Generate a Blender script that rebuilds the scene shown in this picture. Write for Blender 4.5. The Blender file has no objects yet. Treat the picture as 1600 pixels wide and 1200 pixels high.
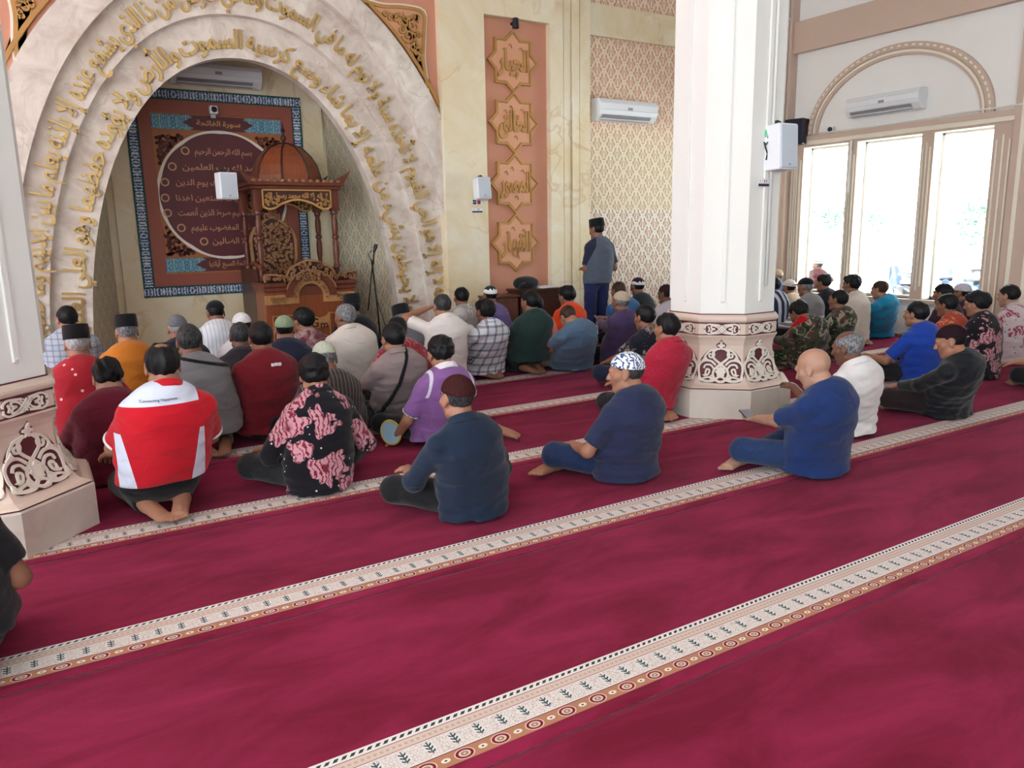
import bpy, bmesh, math, random
import numpy as np
from mathutils import Vector, Matrix

SC = bpy.context.scene
COL = SC.collection
PI = math.pi
random.seed(7)

# ------------------------------------------------------------------ camera, sky, light, exposure
F_PX, PITCH, YAW, ROLL, CAM_H = 1209.2, -0.19472, 0.55233, -0.01836, 1.52
_fw = Vector((math.sin(YAW)*math.cos(PITCH), math.cos(YAW)*math.cos(PITCH), math.sin(PITCH)))
_r = Vector((math.cos(YAW), -math.sin(YAW), 0)); _u = _r.cross(_fw)
RIGHT = math.cos(ROLL)*_r + math.sin(ROLL)*_u
UP = -math.sin(ROLL)*_r + math.cos(ROLL)*_u
FWD = _fw
cam = bpy.data.cameras.new('camera'); cam.sensor_width = 36; cam.lens = F_PX/1600*36; cam.clip_end = 300
cam_o = bpy.data.objects.new('camera', cam); COL.objects.link(cam_o)
cam_o.matrix_world = Matrix(((RIGHT.x, UP.x, -FWD.x, 0), (RIGHT.y, UP.y, -FWD.y, 0), (RIGHT.z, UP.z, -FWD.z, CAM_H), (0, 0, 0, 1)))
SC.camera = cam_o

world = bpy.data.worlds.new('sky'); SC.world = world; world.use_nodes = True
bg = world.node_tree.nodes['Background']
bg.inputs['Color'].default_value = (0.82, 0.93, 1.0, 1); bg.inputs['Strength'].default_value = 1.0
sun = bpy.data.lights.new('sun', 'SUN'); sun.energy = 22; sun.angle = 0.03
sun_o = bpy.data.objects.new('sun', sun); COL.objects.link(sun_o)
sun_o.rotation_euler = (math.radians(-12), math.radians(-18), 0)     # high sun: falls on the yard, not into the hall
SC.view_settings.view_transform = 'Standard'; SC.view_settings.look = 'None'
SC.view_settings.gamma = 1; SC.view_settings.use_curve_mapping = False
SC.view_settings.exposure = 2.55

def ray(x, y):
    return RIGHT*((x-800)/F_PX) - UP*((y-600)/F_PX) + FWD
def on_z(x, y, z=0.0):
    d = ray(x, y); t = (z-CAM_H)/d.z; return Vector((d.x*t, d.y*t, z))
def on_y(x, y, Y):
    d = ray(x, y); t = Y/d.y; return Vector((d.x*t, Y, CAM_H+d.z*t))
def on_x(x, y, X):
    d = ray(x, y); t = X/d.x; return Vector((X, d.y*t, CAM_H+d.z*t))

# ------------------------------------------------------------------ objects
def tag(o, label=None, cat=None, group=None, kind=None):
    if label: o['label'] = label
    if cat: o['category'] = cat
    if group: o['group'] = group
    if kind: o['kind'] = kind
    return o
def link(name, me, parent=None):
    o = bpy.data.objects.new(name, me); COL.objects.link(o)
    if parent: o.parent = parent
    return o
def empty(name, loc=(0, 0, 0), rz=0):
    o = link(name, None); o.location = loc; o.rotation_euler = (0, 0, rz); o.empty_display_size = .1; return o
def copy_tree(o, parent=None):
    kids = list(o.children)
    c = o.copy(); COL.objects.link(c)
    if parent: c.parent = parent
    for k in kids: copy_tree(k, c)
    return c

class MB:
    """collects geometry for one mesh object"""
    def __init__(s): s.v = []; s.f = []; s.m = []; s.mi = 0
    def quad_add(s, vs, fs):
        n = len(s.v); s.v += [tuple(p) for p in vs]; s.f += [tuple(i+n for i in f) for f in fs]; s.m += [s.mi]*len(fs); return s
    def box(s, a, b, fn=None):
        x0, y0, z0 = a; x1, y1, z1 = b
        vs = [(x0,y0,z0),(x1,y0,z0),(x1,y1,z0),(x0,y1,z0),(x0,y0,z1),(x1,y0,z1),(x1,y1,z1),(x0,y1,z1)]
        if fn: vs = [fn(p) for p in vs]
        return s.quad_add(vs, [(0,3,2,1),(4,5,6,7),(0,1,5,4),(1,2,6,5),(2,3,7,6),(3,0,4,7)])
    def bbox(s, a, b, r=.01):
        """box with chamfered edges"""
        bm = bmesh.new(); bmesh.ops.create_cube(bm, size=1)
        for v in bm.verts: v.co = Vector(((a[i]+b[i])/2+v.co[i]*(b[i]-a[i]) for i in range(3)))
        r = min(r, .45*min(abs(b[i]-a[i]) for i in range(3)))
        bmesh.ops.bevel(bm, geom=bm.edges[:], offset=r, segments=2, affect='EDGES', profile=.5)
        return s.bm(bm)
    def bm(s, bm, fn=None):
        bm.verts.index_update()
        s.quad_add([fn(v.co) if fn else v.co for v in bm.verts], [[v.index for v in f.verts] for f in bm.faces]); bm.free(); return s
    def mesh(s, me, fn):
        return s.quad_add([fn(v.co) for v in me.vertices], [tuple(p.vertices) for p in me.polygons])
    def strip(s, A, B, flip=False, closed=False):
        n = len(A); fs = []
        for i in range(n if closed else n-1):
            j = (i+1) % n; q = (i, j, n+j, n+i); fs.append(q[::-1] if flip else q)
        return s.quad_add(list(A)+list(B), fs)
    def poly(s, pts, y0, y1, fn):
        """extruded outline: pts 2D (u,v), depth y0..y1, fn(u,v,d)->3D"""
        n = len(pts)
        vs = [fn(u, v, y0) for u, v in pts]+[fn(u, v, y1) for u, v in pts]
        return s.quad_add(vs, [tuple(range(n)), tuple(range(2*n-1, n-1, -1))]+[(i, n+i, n+(i+1) % n, (i+1) % n) for i in range(n)])
    def tube(s, pts, r, n=8, caps=True):
        pts = [Vector(p) for p in pts]; rs = r if isinstance(r, (list, tuple)) else [r]*len(pts)
        rings = []; up = None
        for i, p in enumerate(pts):
            t = (pts[min(i+1, len(pts)-1)]-pts[max(i-1, 0)]); t = t.normalized() if t.length > 1e-9 else Vector((0, 0, 1))
            if up is None: up = Vector((0, 0, 1)) if abs(t.z) < .9 else Vector((1, 0, 0))
            a = t.cross(up); a = a.normalized() if a.length > 1e-6 else t.orthogonal().normalized(); b = a.cross(t); up = b
            rings.append([p+(a*math.cos(2*PI*k/n)+b*math.sin(2*PI*k/n))*rs[i] for k in range(n)])
        vs = [q for R in rings for q in R]; fs = []
        for i in range(len(rings)-1):
            for k in range(n): fs.append((i*n+k, i*n+(k+1) % n, (i+1)*n+(k+1) % n, (i+1)*n+k))
        if caps: fs += [tuple(range(n-1, -1, -1)), tuple(range((len(rings)-1)*n, len(rings)*n))]
        return s.quad_add(vs, fs)
    def lathe(s, prof, c, n=24, sx=1, sy=1, rot=0, caps=True):
        vs = []; fs = []
        for r, z in prof:
            for k in range(n):
                a = 2*PI*k/n+rot; vs.append((c[0]+r*sx*math.cos(a), c[1]+r*sy*math.sin(a), c[2]+z))
        for i in range(len(prof)-1):
            for k in range(n): fs.append((i*n+k, i*n+(k+1) % n, (i+1)*n+(k+1) % n, (i+1)*n+k))
        if caps: fs += [tuple(range(n-1, -1, -1)), tuple(range((len(prof)-1)*n, len(prof)*n))]
        return s.quad_add(vs, fs)
    def ribbon(s, pts, w, fn, h=.006, closed=False):
        """flat raised band along 2D pts (u,v); fn(u,v,d)->3D with d the height off the surface"""
        P = [Vector(p) for p in pts]; n = len(P); ws = w if isinstance(w, (list, tuple)) else [w]*n
        L = []; R = []; L0 = []; R0 = []
        for i in range(n):
            a = P[(i-1) % n] if closed else P[max(i-1, 0)]; b = P[(i+1) % n] if closed else P[min(i+1, n-1)]
            t = b-a; t = t.normalized() if t.length > 1e-9 else Vector((1, 0)); q = Vector((-t.y, t.x))*ws[i]/2
            L.append(fn(*(P[i]+q), h)); R.append(fn(*(P[i]-q), h)); L0.append(fn(*(P[i]+q*1.25), 0)); R0.append(fn(*(P[i]-q*1.25), 0))
        s.strip(L, R, closed=closed); s.strip(L0, L, closed=closed); s.strip(R, R0, closed=closed); return s
    def build(s, name, mats, parent=None, smooth=False, angle=None):
        me = bpy.data.meshes.new(name); me.from_pydata(s.v, [], s.f)
        for m in (mats if isinstance(mats, (list, tuple)) else [mats]): me.materials.append(m)
        if s.m and max(s.m) > 0: me.polygons.foreach_set('material_index', s.m)
        if smooth:
            me.polygons.foreach_set('use_smooth', [True]*len(me.polygons))
            if angle: me.set_sharp_from_angle(angle=math.radians(angle))
        me.validate(); me.update()
        return link(name, me, parent)

def arc_pts(pts, n=8):
    """Catmull-Rom through 2D points"""
    P = [Vector(p) for p in pts]; out = []
    for i in range(len(P)-1):
        p0, p1, p2, p3 = P[max(i-1, 0)], P[i], P[i+1], P[min(i+2, len(P)-1)]
        for k in range(n):
            t = k/n
            out.append(.5*((2*p1)+(p2-p0)*t+(2*p0-5*p1+4*p2-p3)*t*t+(3*p1-p0-3*p2+p3)*t**3))
    out.append(P[-1]); return [tuple(p) for p in out]
def spiral(cx, cy, r, turns=1.4, a0=0, cw=1, n=26, r1=.12):
    return [(cx+r*(1-(1-r1)*i/n)*math.cos(a0+cw*2*PI*turns*i/n), cy+r*(1-(1-r1)*i/n)*math.sin(a0+cw*2*PI*turns*i/n)) for i in range(n+1)]

# ------------------------------------------------------------------ writing
AR = dict(zip('ابتثجحخدذرزسشصضطظعغفقكلمنهويىةءأإؤئآ', (0xFE8D,0xFE8F,0xFE95,0xFE99,0xFE9D,0xFEA1,0xFEA5,0xFEA9,0xFEAB,0xFEAD,0xFEAF,0xFEB1,0xFEB5,0xFEB9,0xFEBD,0xFEC1,0xFEC5,0xFEC9,0xFECD,0xFED1,0xFED5,0xFED9,0xFEDD,0xFEE1,0xFEE5,0xFEE9,0xFEED,0xFEF1,0xFEEF,0xFE93,0xFE80,0xFE83,0xFE87,0xFE85,0xFE89,0xFE81)))
AR['ﻻ'] = 0xFEFB
TWO = set('ادذرزوىةأإؤآﻻ'); ONE = set('ء')
def shape_ar(w):
    """Arabic word -> joined letter forms in left-to-right order"""
    w = w.replace('لا', 'ﻻ'); g = ''
    for i, c in enumerate(w):
        four = c not in TWO and c not in ONE
        pj = i > 0 and w[i-1] not in TWO and w[i-1] not in ONE and c not in ONE
        nj = four and i < len(w)-1 and w[i+1] not in ONE
        k = 3 if pj and nj else 2 if nj else 1 if pj else 0
        if not four: k = min(k, 1) if c not in ONE else 0
        g += chr(AR[c]+k)
    return g[::-1]
_tm = {}
def text_mesh(s, bold=0.0, ext=.03, res=3):
    key = (s, bold, ext, res)
    if key not in _tm:
        c = bpy.data.curves.new('t', 'FONT'); c.body = s; c.extrude = ext; c.offset = bold; c.resolution_u = res
        o = bpy.data.objects.new('t', c); COL.objects.link(o); bpy.context.view_layer.update()
        me = bpy.data.meshes.new_from_object(o.evaluated_get(bpy.context.evaluated_depsgraph_get()))
        bpy.data.objects.remove(o); bpy.data.curves.remove(c); _tm[key] = me
        par = list(range(len(me.vertices)))                # overlapping strokes get slightly different heights
        def root(i):
            while par[i] != i: par[i] = par[par[i]]; i = par[i]
            return i
        for e in me.edges: par[root(e.vertices[0])] = root(e.vertices[1])
        ids = {}
        for v in me.vertices: k = ids.setdefault(root(v.index), len(ids)); v.co.z = v.co.z*(1+.07*(k % 5))+.0004*(k % 5)
    me = _tm[key]; xs = [v.co.x for v in me.vertices] or [0, .3]
    return me, min(xs), max(xs)
def ar_line(mb, text, cx, cy, height, fn, width=None, bold=.03, gap=.28):
    """one line of Arabic set flat, centred on (cx, cy); fn(u,v,d)"""
    ws = [text_mesh(shape_ar(w), bold) for w in text.split()][::-1]
    tot = sum(b-a for _, a, b in ws)+gap*(len(ws)-1); sc = height; sx = sc if not width else width/tot
    x = cx-tot*sx/2
    for me, a, b in ws:
        mb.mesh(me, lambda c, x=x, a=a: fn(x+(c.x-a)*sx, cy+(c.y-.3)*sc, max(c.z, 0)*sc)); x += (b-a+gap)*sx
def lat_line(mb, text, cx, cy, h, fn, bold=0.0, width=None):
    me, a, b = text_mesh(text, bold); sx = h if not width else width/(b-a)
    mb.mesh(me, lambda c: fn(cx+(c.x-(a+b)/2)*sx, cy+(c.y-.35)*h, max(c.z, 0)*h))
# ------------------------------------------------------------------ materials
class G:
    """small node-graph helper; sockets or numbers go in, a socket comes out"""
    def __init__(s, name, rough=.6, metal=0.0, spec=.4):
        s.mat = bpy.data.materials.new(name); s.mat.use_nodes = True; s.t = s.mat.node_tree; s.b = s.t.nodes['Principled BSDF']
        s.set('Roughness', rough); s.set('Metallic', metal); s.set('Specular IOR Level', spec); s._oc = None
    def _in(s, sock, v):
        if hasattr(v, 'is_linked') or isinstance(v, bpy.types.NodeSocket): s.t.links.new(v, sock)
        elif isinstance(v, (tuple, list)) and sock.type == 'RGBA' and len(v) == 3: sock.default_value = (*v, 1)
        else: sock.default_value = v
    def set(s, k, v): s._in(s.b.inputs[k], v); return s
    def oc(s):
        if s._oc is None: s._oc = s.t.nodes.new('ShaderNodeTexCoord').outputs['Object']
        return s._oc
    def m(s, op, a, b=0.0, c=0.0, clamp=False):
        n = s.t.nodes.new('ShaderNodeMath'); n.operation = op; n.use_clamp = clamp
        for i, v in enumerate((a, b, c)): s._in(n.inputs[i], v)
        return n.outputs[0]
    def sep(s, v=None):
        n = s.t.nodes.new('ShaderNodeSeparateXYZ'); s._in(n.inputs[0], v if v is not None else s.oc()); return n.outputs
    def comb(s, x, y, z=0.0):
        n = s.t.nodes.new('ShaderNodeCombineXYZ')
        for i, v in enumerate((x, y, z)): s._in(n.inputs[i], v)
        return n.outputs[0]
    def mp(s, scale=(1, 1, 1), loc=(0, 0, 0), v=None):
        n = s.t.nodes.new('ShaderNodeMapping'); s._in(n.inputs['Vector'], v if v is not None else s.oc()); n.inputs['Scale'].default_value = scale; n.inputs['Location'].default_value = loc; return n.outputs[0]
    def noise(s, scale, v=None, detail=3, rough=.5, dist=0.0, col=False):
        n = s.t.nodes.new('ShaderNodeTexNoise'); s._in(n.inputs['Vector'], v if v is not None else s.oc())
        for k, x in (('Scale', scale), ('Detail', detail), ('Roughness', rough), ('Distortion', dist)): n.inputs[k].default_value = x
        return n.outputs['Color' if col else 'Fac']
    def vor(s, scale, v=None, feature='F1', out='Distance', rand=1.0):
        n = s.t.nodes.new('ShaderNodeTexVoronoi'); n.feature = feature; s._in(n.inputs['Vector'], v if v is not None else s.oc()); n.inputs['Scale'].default_value = scale; n.inputs['Randomness'].default_value = rand
        return n.outputs[out]
    def wave(s, scale, v=None, dist=0.0, dscale=1.0, kind='BANDS', d='X'):
        n = s.t.nodes.new('ShaderNodeTexWave'); n.wave_type = kind
        if kind == 'BANDS': n.bands_direction = d
        s._in(n.inputs['Vector'], v if v is not None else s.oc()); n.inputs['Scale'].default_value = scale; n.inputs['Distortion'].default_value = dist; n.inputs['Detail Scale'].default_value = dscale
        return n.outputs['Fac']
    def gt(s, a, thr, soft=0.0):
        if not soft: return s.m('GREATER_THAN', a, thr)
        n = s.t.nodes.new('ShaderNodeMapRange'); s._in(n.inputs[0], a); n.inputs[1].default_value = thr-soft; n.inputs[2].default_value = thr+soft; return n.outputs[0]
    def lt(s, a, thr, soft=0.0): return s.m('SUBTRACT', 1.0, s.gt(a, thr, soft))
    def band(s, a, lo, hi): return s.m('MULTIPLY', s.gt(a, lo), s.lt(a, hi))
    def mul(s, a, b): return s.m('MULTIPLY', a, b)
    def mix(s, f, a, b):
        n = s.t.nodes.new('ShaderNodeMix'); n.data_type = 'RGBA'; s._in(n.inputs[0], f); s._in(n.inputs[6], a); s._in(n.inputs[7], b); return n.outputs[2]
    def col(s, c): return s.set('Base Color', c)
    def bump(s, h, strength=.3, dist=.01):
        n = s.t.nodes.new('ShaderNodeBump'); s._in(n.inputs['Height'], h); n.inputs['Strength'].default_value = strength; n.inputs['Distance'].default_value = dist; return s.set('Normal', n.outputs[0])

def srgb(r, g, b):
    f = lambda c: (c/255/12.92 if c <= 10 else ((c/255+.055)/1.055)**2.4)
    return (f(r), f(g), f(b))
_mats = {}
def plain(name, c, rough=.6, metal=0.0, var=.12, scale=9.0, bump=0.0, spec=.4):
    """a single paint/wood/metal tone with slight unevenness"""
    if name in _mats: return _mats[name]
    g = G(name, rough, metal, spec); n = g.noise(scale, detail=4)
    g.col(g.mix(n, tuple(x*(1-var) for x in c), tuple(min(1, x*(1+var)) for x in c)))
    if bump: g.bump(g.noise(scale*8), bump, .004)
    _mats[name] = g.mat; return g.mat

def wood(name, c1, c2, scale=6, rough=.35):
    g = G(name, rough); v = g.mp((1, 1, .18)); w = g.noise(scale*2.2, v, 5, .6, 1.2)
    g.col(g.mix(g.gt(w, .5, .22), c1, c2)); g.bump(w, .15, .003); return g.mat
def marble(name, base, tint, vein, rough=.35, vs=1.3, amount=.75):
    g = G(name, rough); n1 = g.noise(vs, None, 6, .62, .8)
    c = g.mix(g.gt(n1, .52, .17), base, tint)
    warped = g.noise(vs*.75, g.mp((1, 1, 1), (3.1, 2, 5)), 4, .55, .7)
    v = g.m('ABSOLUTE', g.m('SUBTRACT', warped, .5)); v = g.lt(v, .010, .010)
    patch = g.gt(g.noise(vs*.8, g.mp((1, 1, 1), (9, 4, 1)), 3), .53, .08)
    c = g.mix(g.m('MULTIPLY', g.mul(v, patch), amount), c, vein); g.col(c); return g.mat
M = {}
M['marble'] = marble('cream_marble', srgb(234, 226, 204), srgb(222, 202, 158), srgb(196, 160, 104), amount=.5)
M['marble_grey'] = marble('mottled_stone', srgb(230, 222, 212), srgb(194, 178, 166), srgb(160, 138, 125), vs=3.6, amount=.4)
M['pink'] = plain('salmon_paint', srgb(205, 145, 120), .6, var=.05, scale=1.5)
M['white'] = plain('white_wall_paint', srgb(236, 236, 232), .6, var=.02, scale=2)
M['wall_cream'] = plain('cream_wall_paint', srgb(238, 237, 234), .6, var=.03, scale=2)
M['taupe'] = plain('taupe_trim_paint', srgb(202, 180, 164), .55, var=.05, scale=2)
M['cream_trim'] = plain('cream_trim_paint', srgb(236, 228, 210), .5, var=.03)
M['ceil'] = plain('ceiling_paint', srgb(235, 232, 226), .8, var=.02)
M['tile'] = plain('floor_tile', srgb(190, 180, 170), .3, var=.06)
M['gold'] = plain('gold_leaf', (.70, .50, .20), .30, .85, var=.2, scale=8)
M['brass'] = plain('aged_gold', (.50, .34, .15), .4, .75, var=.2, scale=20)
M['gold_paint'] = plain('gold_paint', srgb(190, 146, 88), .38, .4, var=.15); M['script_paint'] = plain('script_paint', srgb(196, 150, 112), .5)
M['plaque'] = plain('plaque_face', srgb(216, 160, 128), .5, .0, var=.05)
M['peach'] = plain('column_base_paint', srgb(218, 198, 184), .45, var=.09, scale=4)
M['burgundy'] = plain('burgundy_paint', srgb(92, 36, 44), .5, var=.2)
M['lace'] = plain('ornament_cream', srgb(232, 224, 212), .5, var=.04)
M['plinth'] = marble('plinth_tile', srgb(216, 208, 198), srgb(198, 190, 180), srgb(160, 150, 140), .25, 1.8, .3)
M['plastic'] = plain('white_plastic', srgb(232, 236, 240), .35, var=.02)
M['grey_plastic'] = plain('pale_grey_plastic', srgb(190, 200, 210), .45, var=.03)
M['black'] = plain('black_plastic', (.012, .012, .016), .45, var=.2)
M['navyblack'] = plain('speaker_cloth', (.018, .02, .045), .8, var=.2)
M['metal'] = plain('steel', (.45, .45, .47), .35, .9, var=.1)
M['darkmetal'] = plain('black_metal', (.02, .02, .02), .4, .5, var=.2)
M['wood_red'] = wood('red_brown_wood', (.17, .045, .022), (.10, .025, .014))
M['wood_panel'] = wood('orange_brown_wood', (.27, .075, .026), (.19, .048, .019))
M['wood_dark'] = wood('dark_wood', (.07, .022, .014), (.038, .013, .009))
M['wood_desk'] = wood('desk_wood', (.16, .06, .04), (.10, .037, .026))
M['wood_gold'] = wood('gilded_wood', (.50, .26, .10), (.36, .17, .06))
M['carve'] = plain('gilded_carving', (.34, .17, .08), .4, .35, var=.45, scale=60)
M['paper'] = plain('paper', srgb(232, 232, 236), .7, var=.03)
M['glass_green'] = plain('green_shade', srgb(90, 190, 140), .25, var=.15)
M['steelgrey'] = plain('grey_paint', srgb(150, 150, 155), .4)

def glass():
    g = G('window_glass', .05); t = g.t; tr = t.nodes.new('ShaderNodeBsdfTransparent'); tr.inputs[0].default_value = (.96, .98, .98, 1)
    gl = t.nodes.new('ShaderNodeBsdfGlossy'); gl.inputs['Roughness'].default_value = .02
    mx = t.nodes.new('ShaderNodeMixShader'); mx.inputs[0].default_value = .05
    t.links.new(tr.outputs[0], mx.inputs[1]); t.links.new(gl.outputs[0], mx.inputs[2]); t.links.new(mx.outputs[0], t.nodes['Material Output'].inputs[0]); return g.mat
M['glass'] = glass()

def ogee(name, ground, ground2, line, leaf, period=.245, vper=.25, zsplit=None, vert='z', horiz='x', relief=.35):
    """half-drop pointed-leaf lattice, as on the tiled walls"""
    g = G(name, .5); X, Y, Z = g.sep(); u = X if horiz == 'x' else Y; v = Z
    u = g.m('DIVIDE', u, period); v = g.m('DIVIDE', v, vper)
    def motif(uo, vo):
        p = g.m('ABSOLUTE', g.m('SUBTRACT', g.m('FRACT', g.m('ADD', u, uo+50)), .5)); q = g.m('FRACT', g.m('ADD', v, vo+50))
        w = g.m('MULTIPLY', .5, g.m('COSINE', g.m('MULTIPLY', q, PI/2)))
        e = g.m('ABSOLUTE', g.m('SUBTRACT', p, w)); l1 = g.lt(e, .06, .02)
        w2 = g.m('MULTIPLY', .27, g.m('SUBTRACT', 1.0, g.m('POWER', g.m('DIVIDE', q, .66), 1.6)))
        l2 = g.mul(g.lt(g.m('ABSOLUTE', g.m('SUBTRACT', p, w2)), .035, .02), g.lt(q, .66))
        d = g.m('SQRT', g.m('ADD', g.m('POWER', g.m('DIVIDE', p, .075), 2.0), g.m('POWER', g.m('DIVIDE', g.m('SUBTRACT', q, .26), .21), 2.0)))
        lf = g.lt(d, 1.0, .15)
        d2 = g.m('SQRT', g.m('ADD', g.m('POWER', g.m('DIVIDE', g.m('SUBTRACT', p, .15), .05), 2.0), g.m('POWER', g.m('DIVIDE', g.m('SUBTRACT', q, .12), .07), 2.0)))
        return l1, g.m('MAXIMUM', l2, g.m('MAXIMUM', lf, g.lt(d2, 1.0, .2)))
    a1, b1 = motif(0, 0); a2, b2 = motif(.5, .5)
    ln = g.m('MAXIMUM', a1, a2); lf = g.m('MAXIMUM', b1, b2); gr = ground
    if zsplit: gr = g.mix(g.gt(Z, zsplit[0], zsplit[1]), ground, ground2)
    c = g.mix(lf, gr, leaf); c = g.mix(ln, c, line); g.col(c); g.bump(g.m('MAXIMUM', ln, g.mul(lf, .7)), relief, .02); return g.mat
M['ogee_low'] = ogee('carved_wall_lower', srgb(200, 156, 124), None, srgb(240, 236, 226), srgb(232, 224, 210), relief=.6)
M['ogee_up'] = ogee('carved_wall_upper', srgb(196, 174, 136), srgb(214, 156, 134), srgb(236, 222, 198), srgb(230, 214, 188), zsplit=(2.85, .25))
M['ogee_niche'] = ogee('carved_niche_wall', srgb(184, 164, 126), None, srgb(208, 200, 178), srgb(192, 194, 182), horiz='y', period=.25, vper=.25, relief=.3)

# carpet: bands run along X, y=0 at the near edge of the border
def carpet():
    g = G('prayer_carpet', .95, spec=.1); X, Y, Z = g.sep()
    pile = g.noise(1.5, g.mp((1.0, 2.4, 1)), 7, .62, .5); fine = g.noise(260, None, 2)
    red = g.mix(g.gt(pile, .5, .14), srgb(110, 18, 42), srgb(146, 35, 71)); red = g.mix(g.m('MULTIPLY', fine, .35), red, srgb(98, 14, 40))
    wht = srgb(222, 220, 216); c = wht
    def dist(per, yc, ph=0.0, sx=1.0, sy=1.0):
        p = g.m('MULTIPLY', g.m('SUBTRACT', g.m('FRACT', g.m('ADD', g.m('DIVIDE', X, per), ph+80)), .5), per/sx); q = g.m('DIVIDE', g.m('SUBTRACT', Y, yc), sy)
        return g.m('SQRT', g.m('ADD', g.m('POWER', p, 2.0), g.m('POWER', q, 2.0))), p, q
    brown = g.band(Y, 0.0, .056)
    cb = srgb(176, 126, 96); d, p, q = dist(.125, .028, 0, 1.35, 1)
    cb = g.mix(g.lt(d, .0245), cb, srgb(222, 198, 180)); cb = g.mix(g.lt(d, .0215), cb, srgb(120, 22, 46)); cb = g.mix(g.lt(d, .0145), cb, srgb(214, 196, 178)); cb = g.mix(g.band(d, .004, .009), cb, srgb(150, 120, 100))
    d2, _, _ = dist(.125, .028, .5, 1.25, .8); cb = g.mix(g.lt(d2, .012), cb, srgb(228, 220, 206)); cb = g.mix(g.lt(d2, .004), cb, srgb(60, 60, 50))
    c = g.mix(brown, c, cb); c = g.mix(g.band(Y, .0555, .059), c, srgb(110, 30, 50))
    # sprigs: stem + leaves
    d, p, q = dist(.084, .108, .25)
    ap = g.m('ABSOLUTE', p); zig = g.m('ABSOLUTE', g.m('SUBTRACT', g.m('FRACT', g.m('ADD', g.m('DIVIDE', g.m('ADD', q, g.m('MULTIPLY', ap, -.8)), .016), 50)), .5))
    spr = g.mul(g.mul(g.lt(zig, .25), g.lt(ap, .0125)), g.lt(g.m('ABSOLUTE', q), .024)); spr = g.m('MAXIMUM', spr, g.mul(g.lt(ap, .0022), g.lt(g.m('ABSOLUTE', q), .03)))
    c = g.mix(spr, c, srgb(44, 82, 84))
    vine = g.vor(95, g.mp((1, 1, 0)), 'DISTANCE_TO_EDGE'); vin = g.mul(g.mul(g.lt(vine, .07), g.band(Y, .064, .142)), g.gt(d, .02)); c = g.mix(g.m('MULTIPLY', vin, .55), c, srgb(170, 138, 122))
    c = g.mix(g.band(Y, .146, .149), c, srgb(150, 70, 84)); c = g.mix(g.band(Y, .149, .186), c, srgb(208, 192, 178))
    d3, _, _ = dist(.02, .167); c = g.mix(g.m('MULTIPLY', g.lt(d3, .006), .6), c, srgb(180, 140, 122))
    c = g.mix(g.band(Y, .186, .189), c, srgb(130, 40, 60))
    sk = g.m('ADD', X, g.m('MULTIPLY', Y, -.8)); e = g.m('ABSOLUTE', g.m('SUBTRACT', g.m('FRACT', g.m('ADD', g.m('DIVIDE', sk, .0265), 300)), .5))
    c = g.mix(g.mul(g.lt(e, .27), g.band(Y, .199, .213)), c, srgb(44, 66, 60))
    c = g.mix(g.band(Y, 0.0, .222), red, c)
    g.col(c); g.bump(g.m('ADD', fine, g.m('MULTIPLY', pile, .4)), .25, .004); g.set('Sheen Weight', .12); g.set('Sheen Tint', (.8, .3, .5, 1)); return g.mat
M['carpet'] = carpet()

# ------------------------------------------------------------------ cloth
def cloth(name, c, rough=.85, fold=.75, var=.10, sheen=.15, pattern=None):
    if name in _mats: return _mats[name]
    g = G(name, rough, spec=.2)
    n = g.noise(5, None, 3); cc = pattern(g) if pattern else c
    if not pattern: cc = g.mix(n, tuple(x*(1-var) for x in c), tuple(min(1, x*(1+var)) for x in c))
    g.col(cc)
    f = g.noise(6, g.mp((1, 1, 1.7)), 2, .45, .7); w = g.noise(320, None, 1)
    g.bump(g.m('ADD', f, g.m('MULTIPLY', w, .04)), fold, .03); g.set('Sheen Weight', sheen)
    _mats[name] = g.mat; return g.mat
def stripes(g, ax, per, width, ph=0.0):
    a = g.sep()[ax]; return g.m('LESS_THAN', g.m('FRACT', g.m('ADD', g.m('DIVIDE', a, per), ph+20)), width)
def p_plaid(base, dark, mid, per=.085):
    def f(g):
        c = base; Xs, Zs = stripes(g, 0, per, .2), stripes(g, 2, per, .2)
        c = g.mix(g.m('MULTIPLY', g.m('ADD', Xs, Zs), .55, clamp=True), c, mid)
        l = g.m('MAXIMUM', g.m('MAXIMUM', stripes(g, 0, per, .05, .02), stripes(g, 0, per, .05, .86)), g.m('MAXIMUM', stripes(g, 2, per, .05, .02), stripes(g, 2, per, .05, .86)))
        return g.mix(l, c, dark)
    return f
def p_stripe(base, dark, per, w, ax=0, zlim=None):
    def f(g):
        s = stripes(g, ax, per, w)
        if zlim: s = g.mul(s, g.band(g.sep()[2], *zlim))
        return g.mix(s, base, dark)
    return f
def p_batik(ground, flower, vein, dots=None, scale=5.5, thr=.5, spots=True):
    """big feathered flowers with dark ground between and scattered dots"""
    def f(g):
        X, Y, Z = g.sep(); v = g.comb(X, g.m('MULTIPLY', Y, .8), Z)
        wob = g.noise(9, v, 2, col=True); n = g.t.nodes.new('ShaderNodeMix'); n.data_type = 'VECTOR'; n.inputs[0].default_value = .10; g._in(n.inputs[4], v); g._in(n.inputs[5], wob); vv = n.outputs[1]
        d = g.vor(scale, vv); petal = g.vor(scale*3.1, vv); dd = g.m('ADD', d, g.m('MULTIPLY', g.m('SUBTRACT', .42, petal), -.6))
        mask = g.lt(dd, thr, .02); c = ground
        if spots:
            s = g.vor(scale*4.2, v, rand=.55); c = g.mix(g.lt(s, .13), c, dots or flower)
        c = g.mix(mask, c, flower); ring = g.wave(13, vv, 5.0, 4.0)
        c = g.mix(g.mul(mask, g.gt(ring, .72)), c, vein); core = g.lt(d, .12, .03); return g.mix(core, c, vein)
    return f
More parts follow.
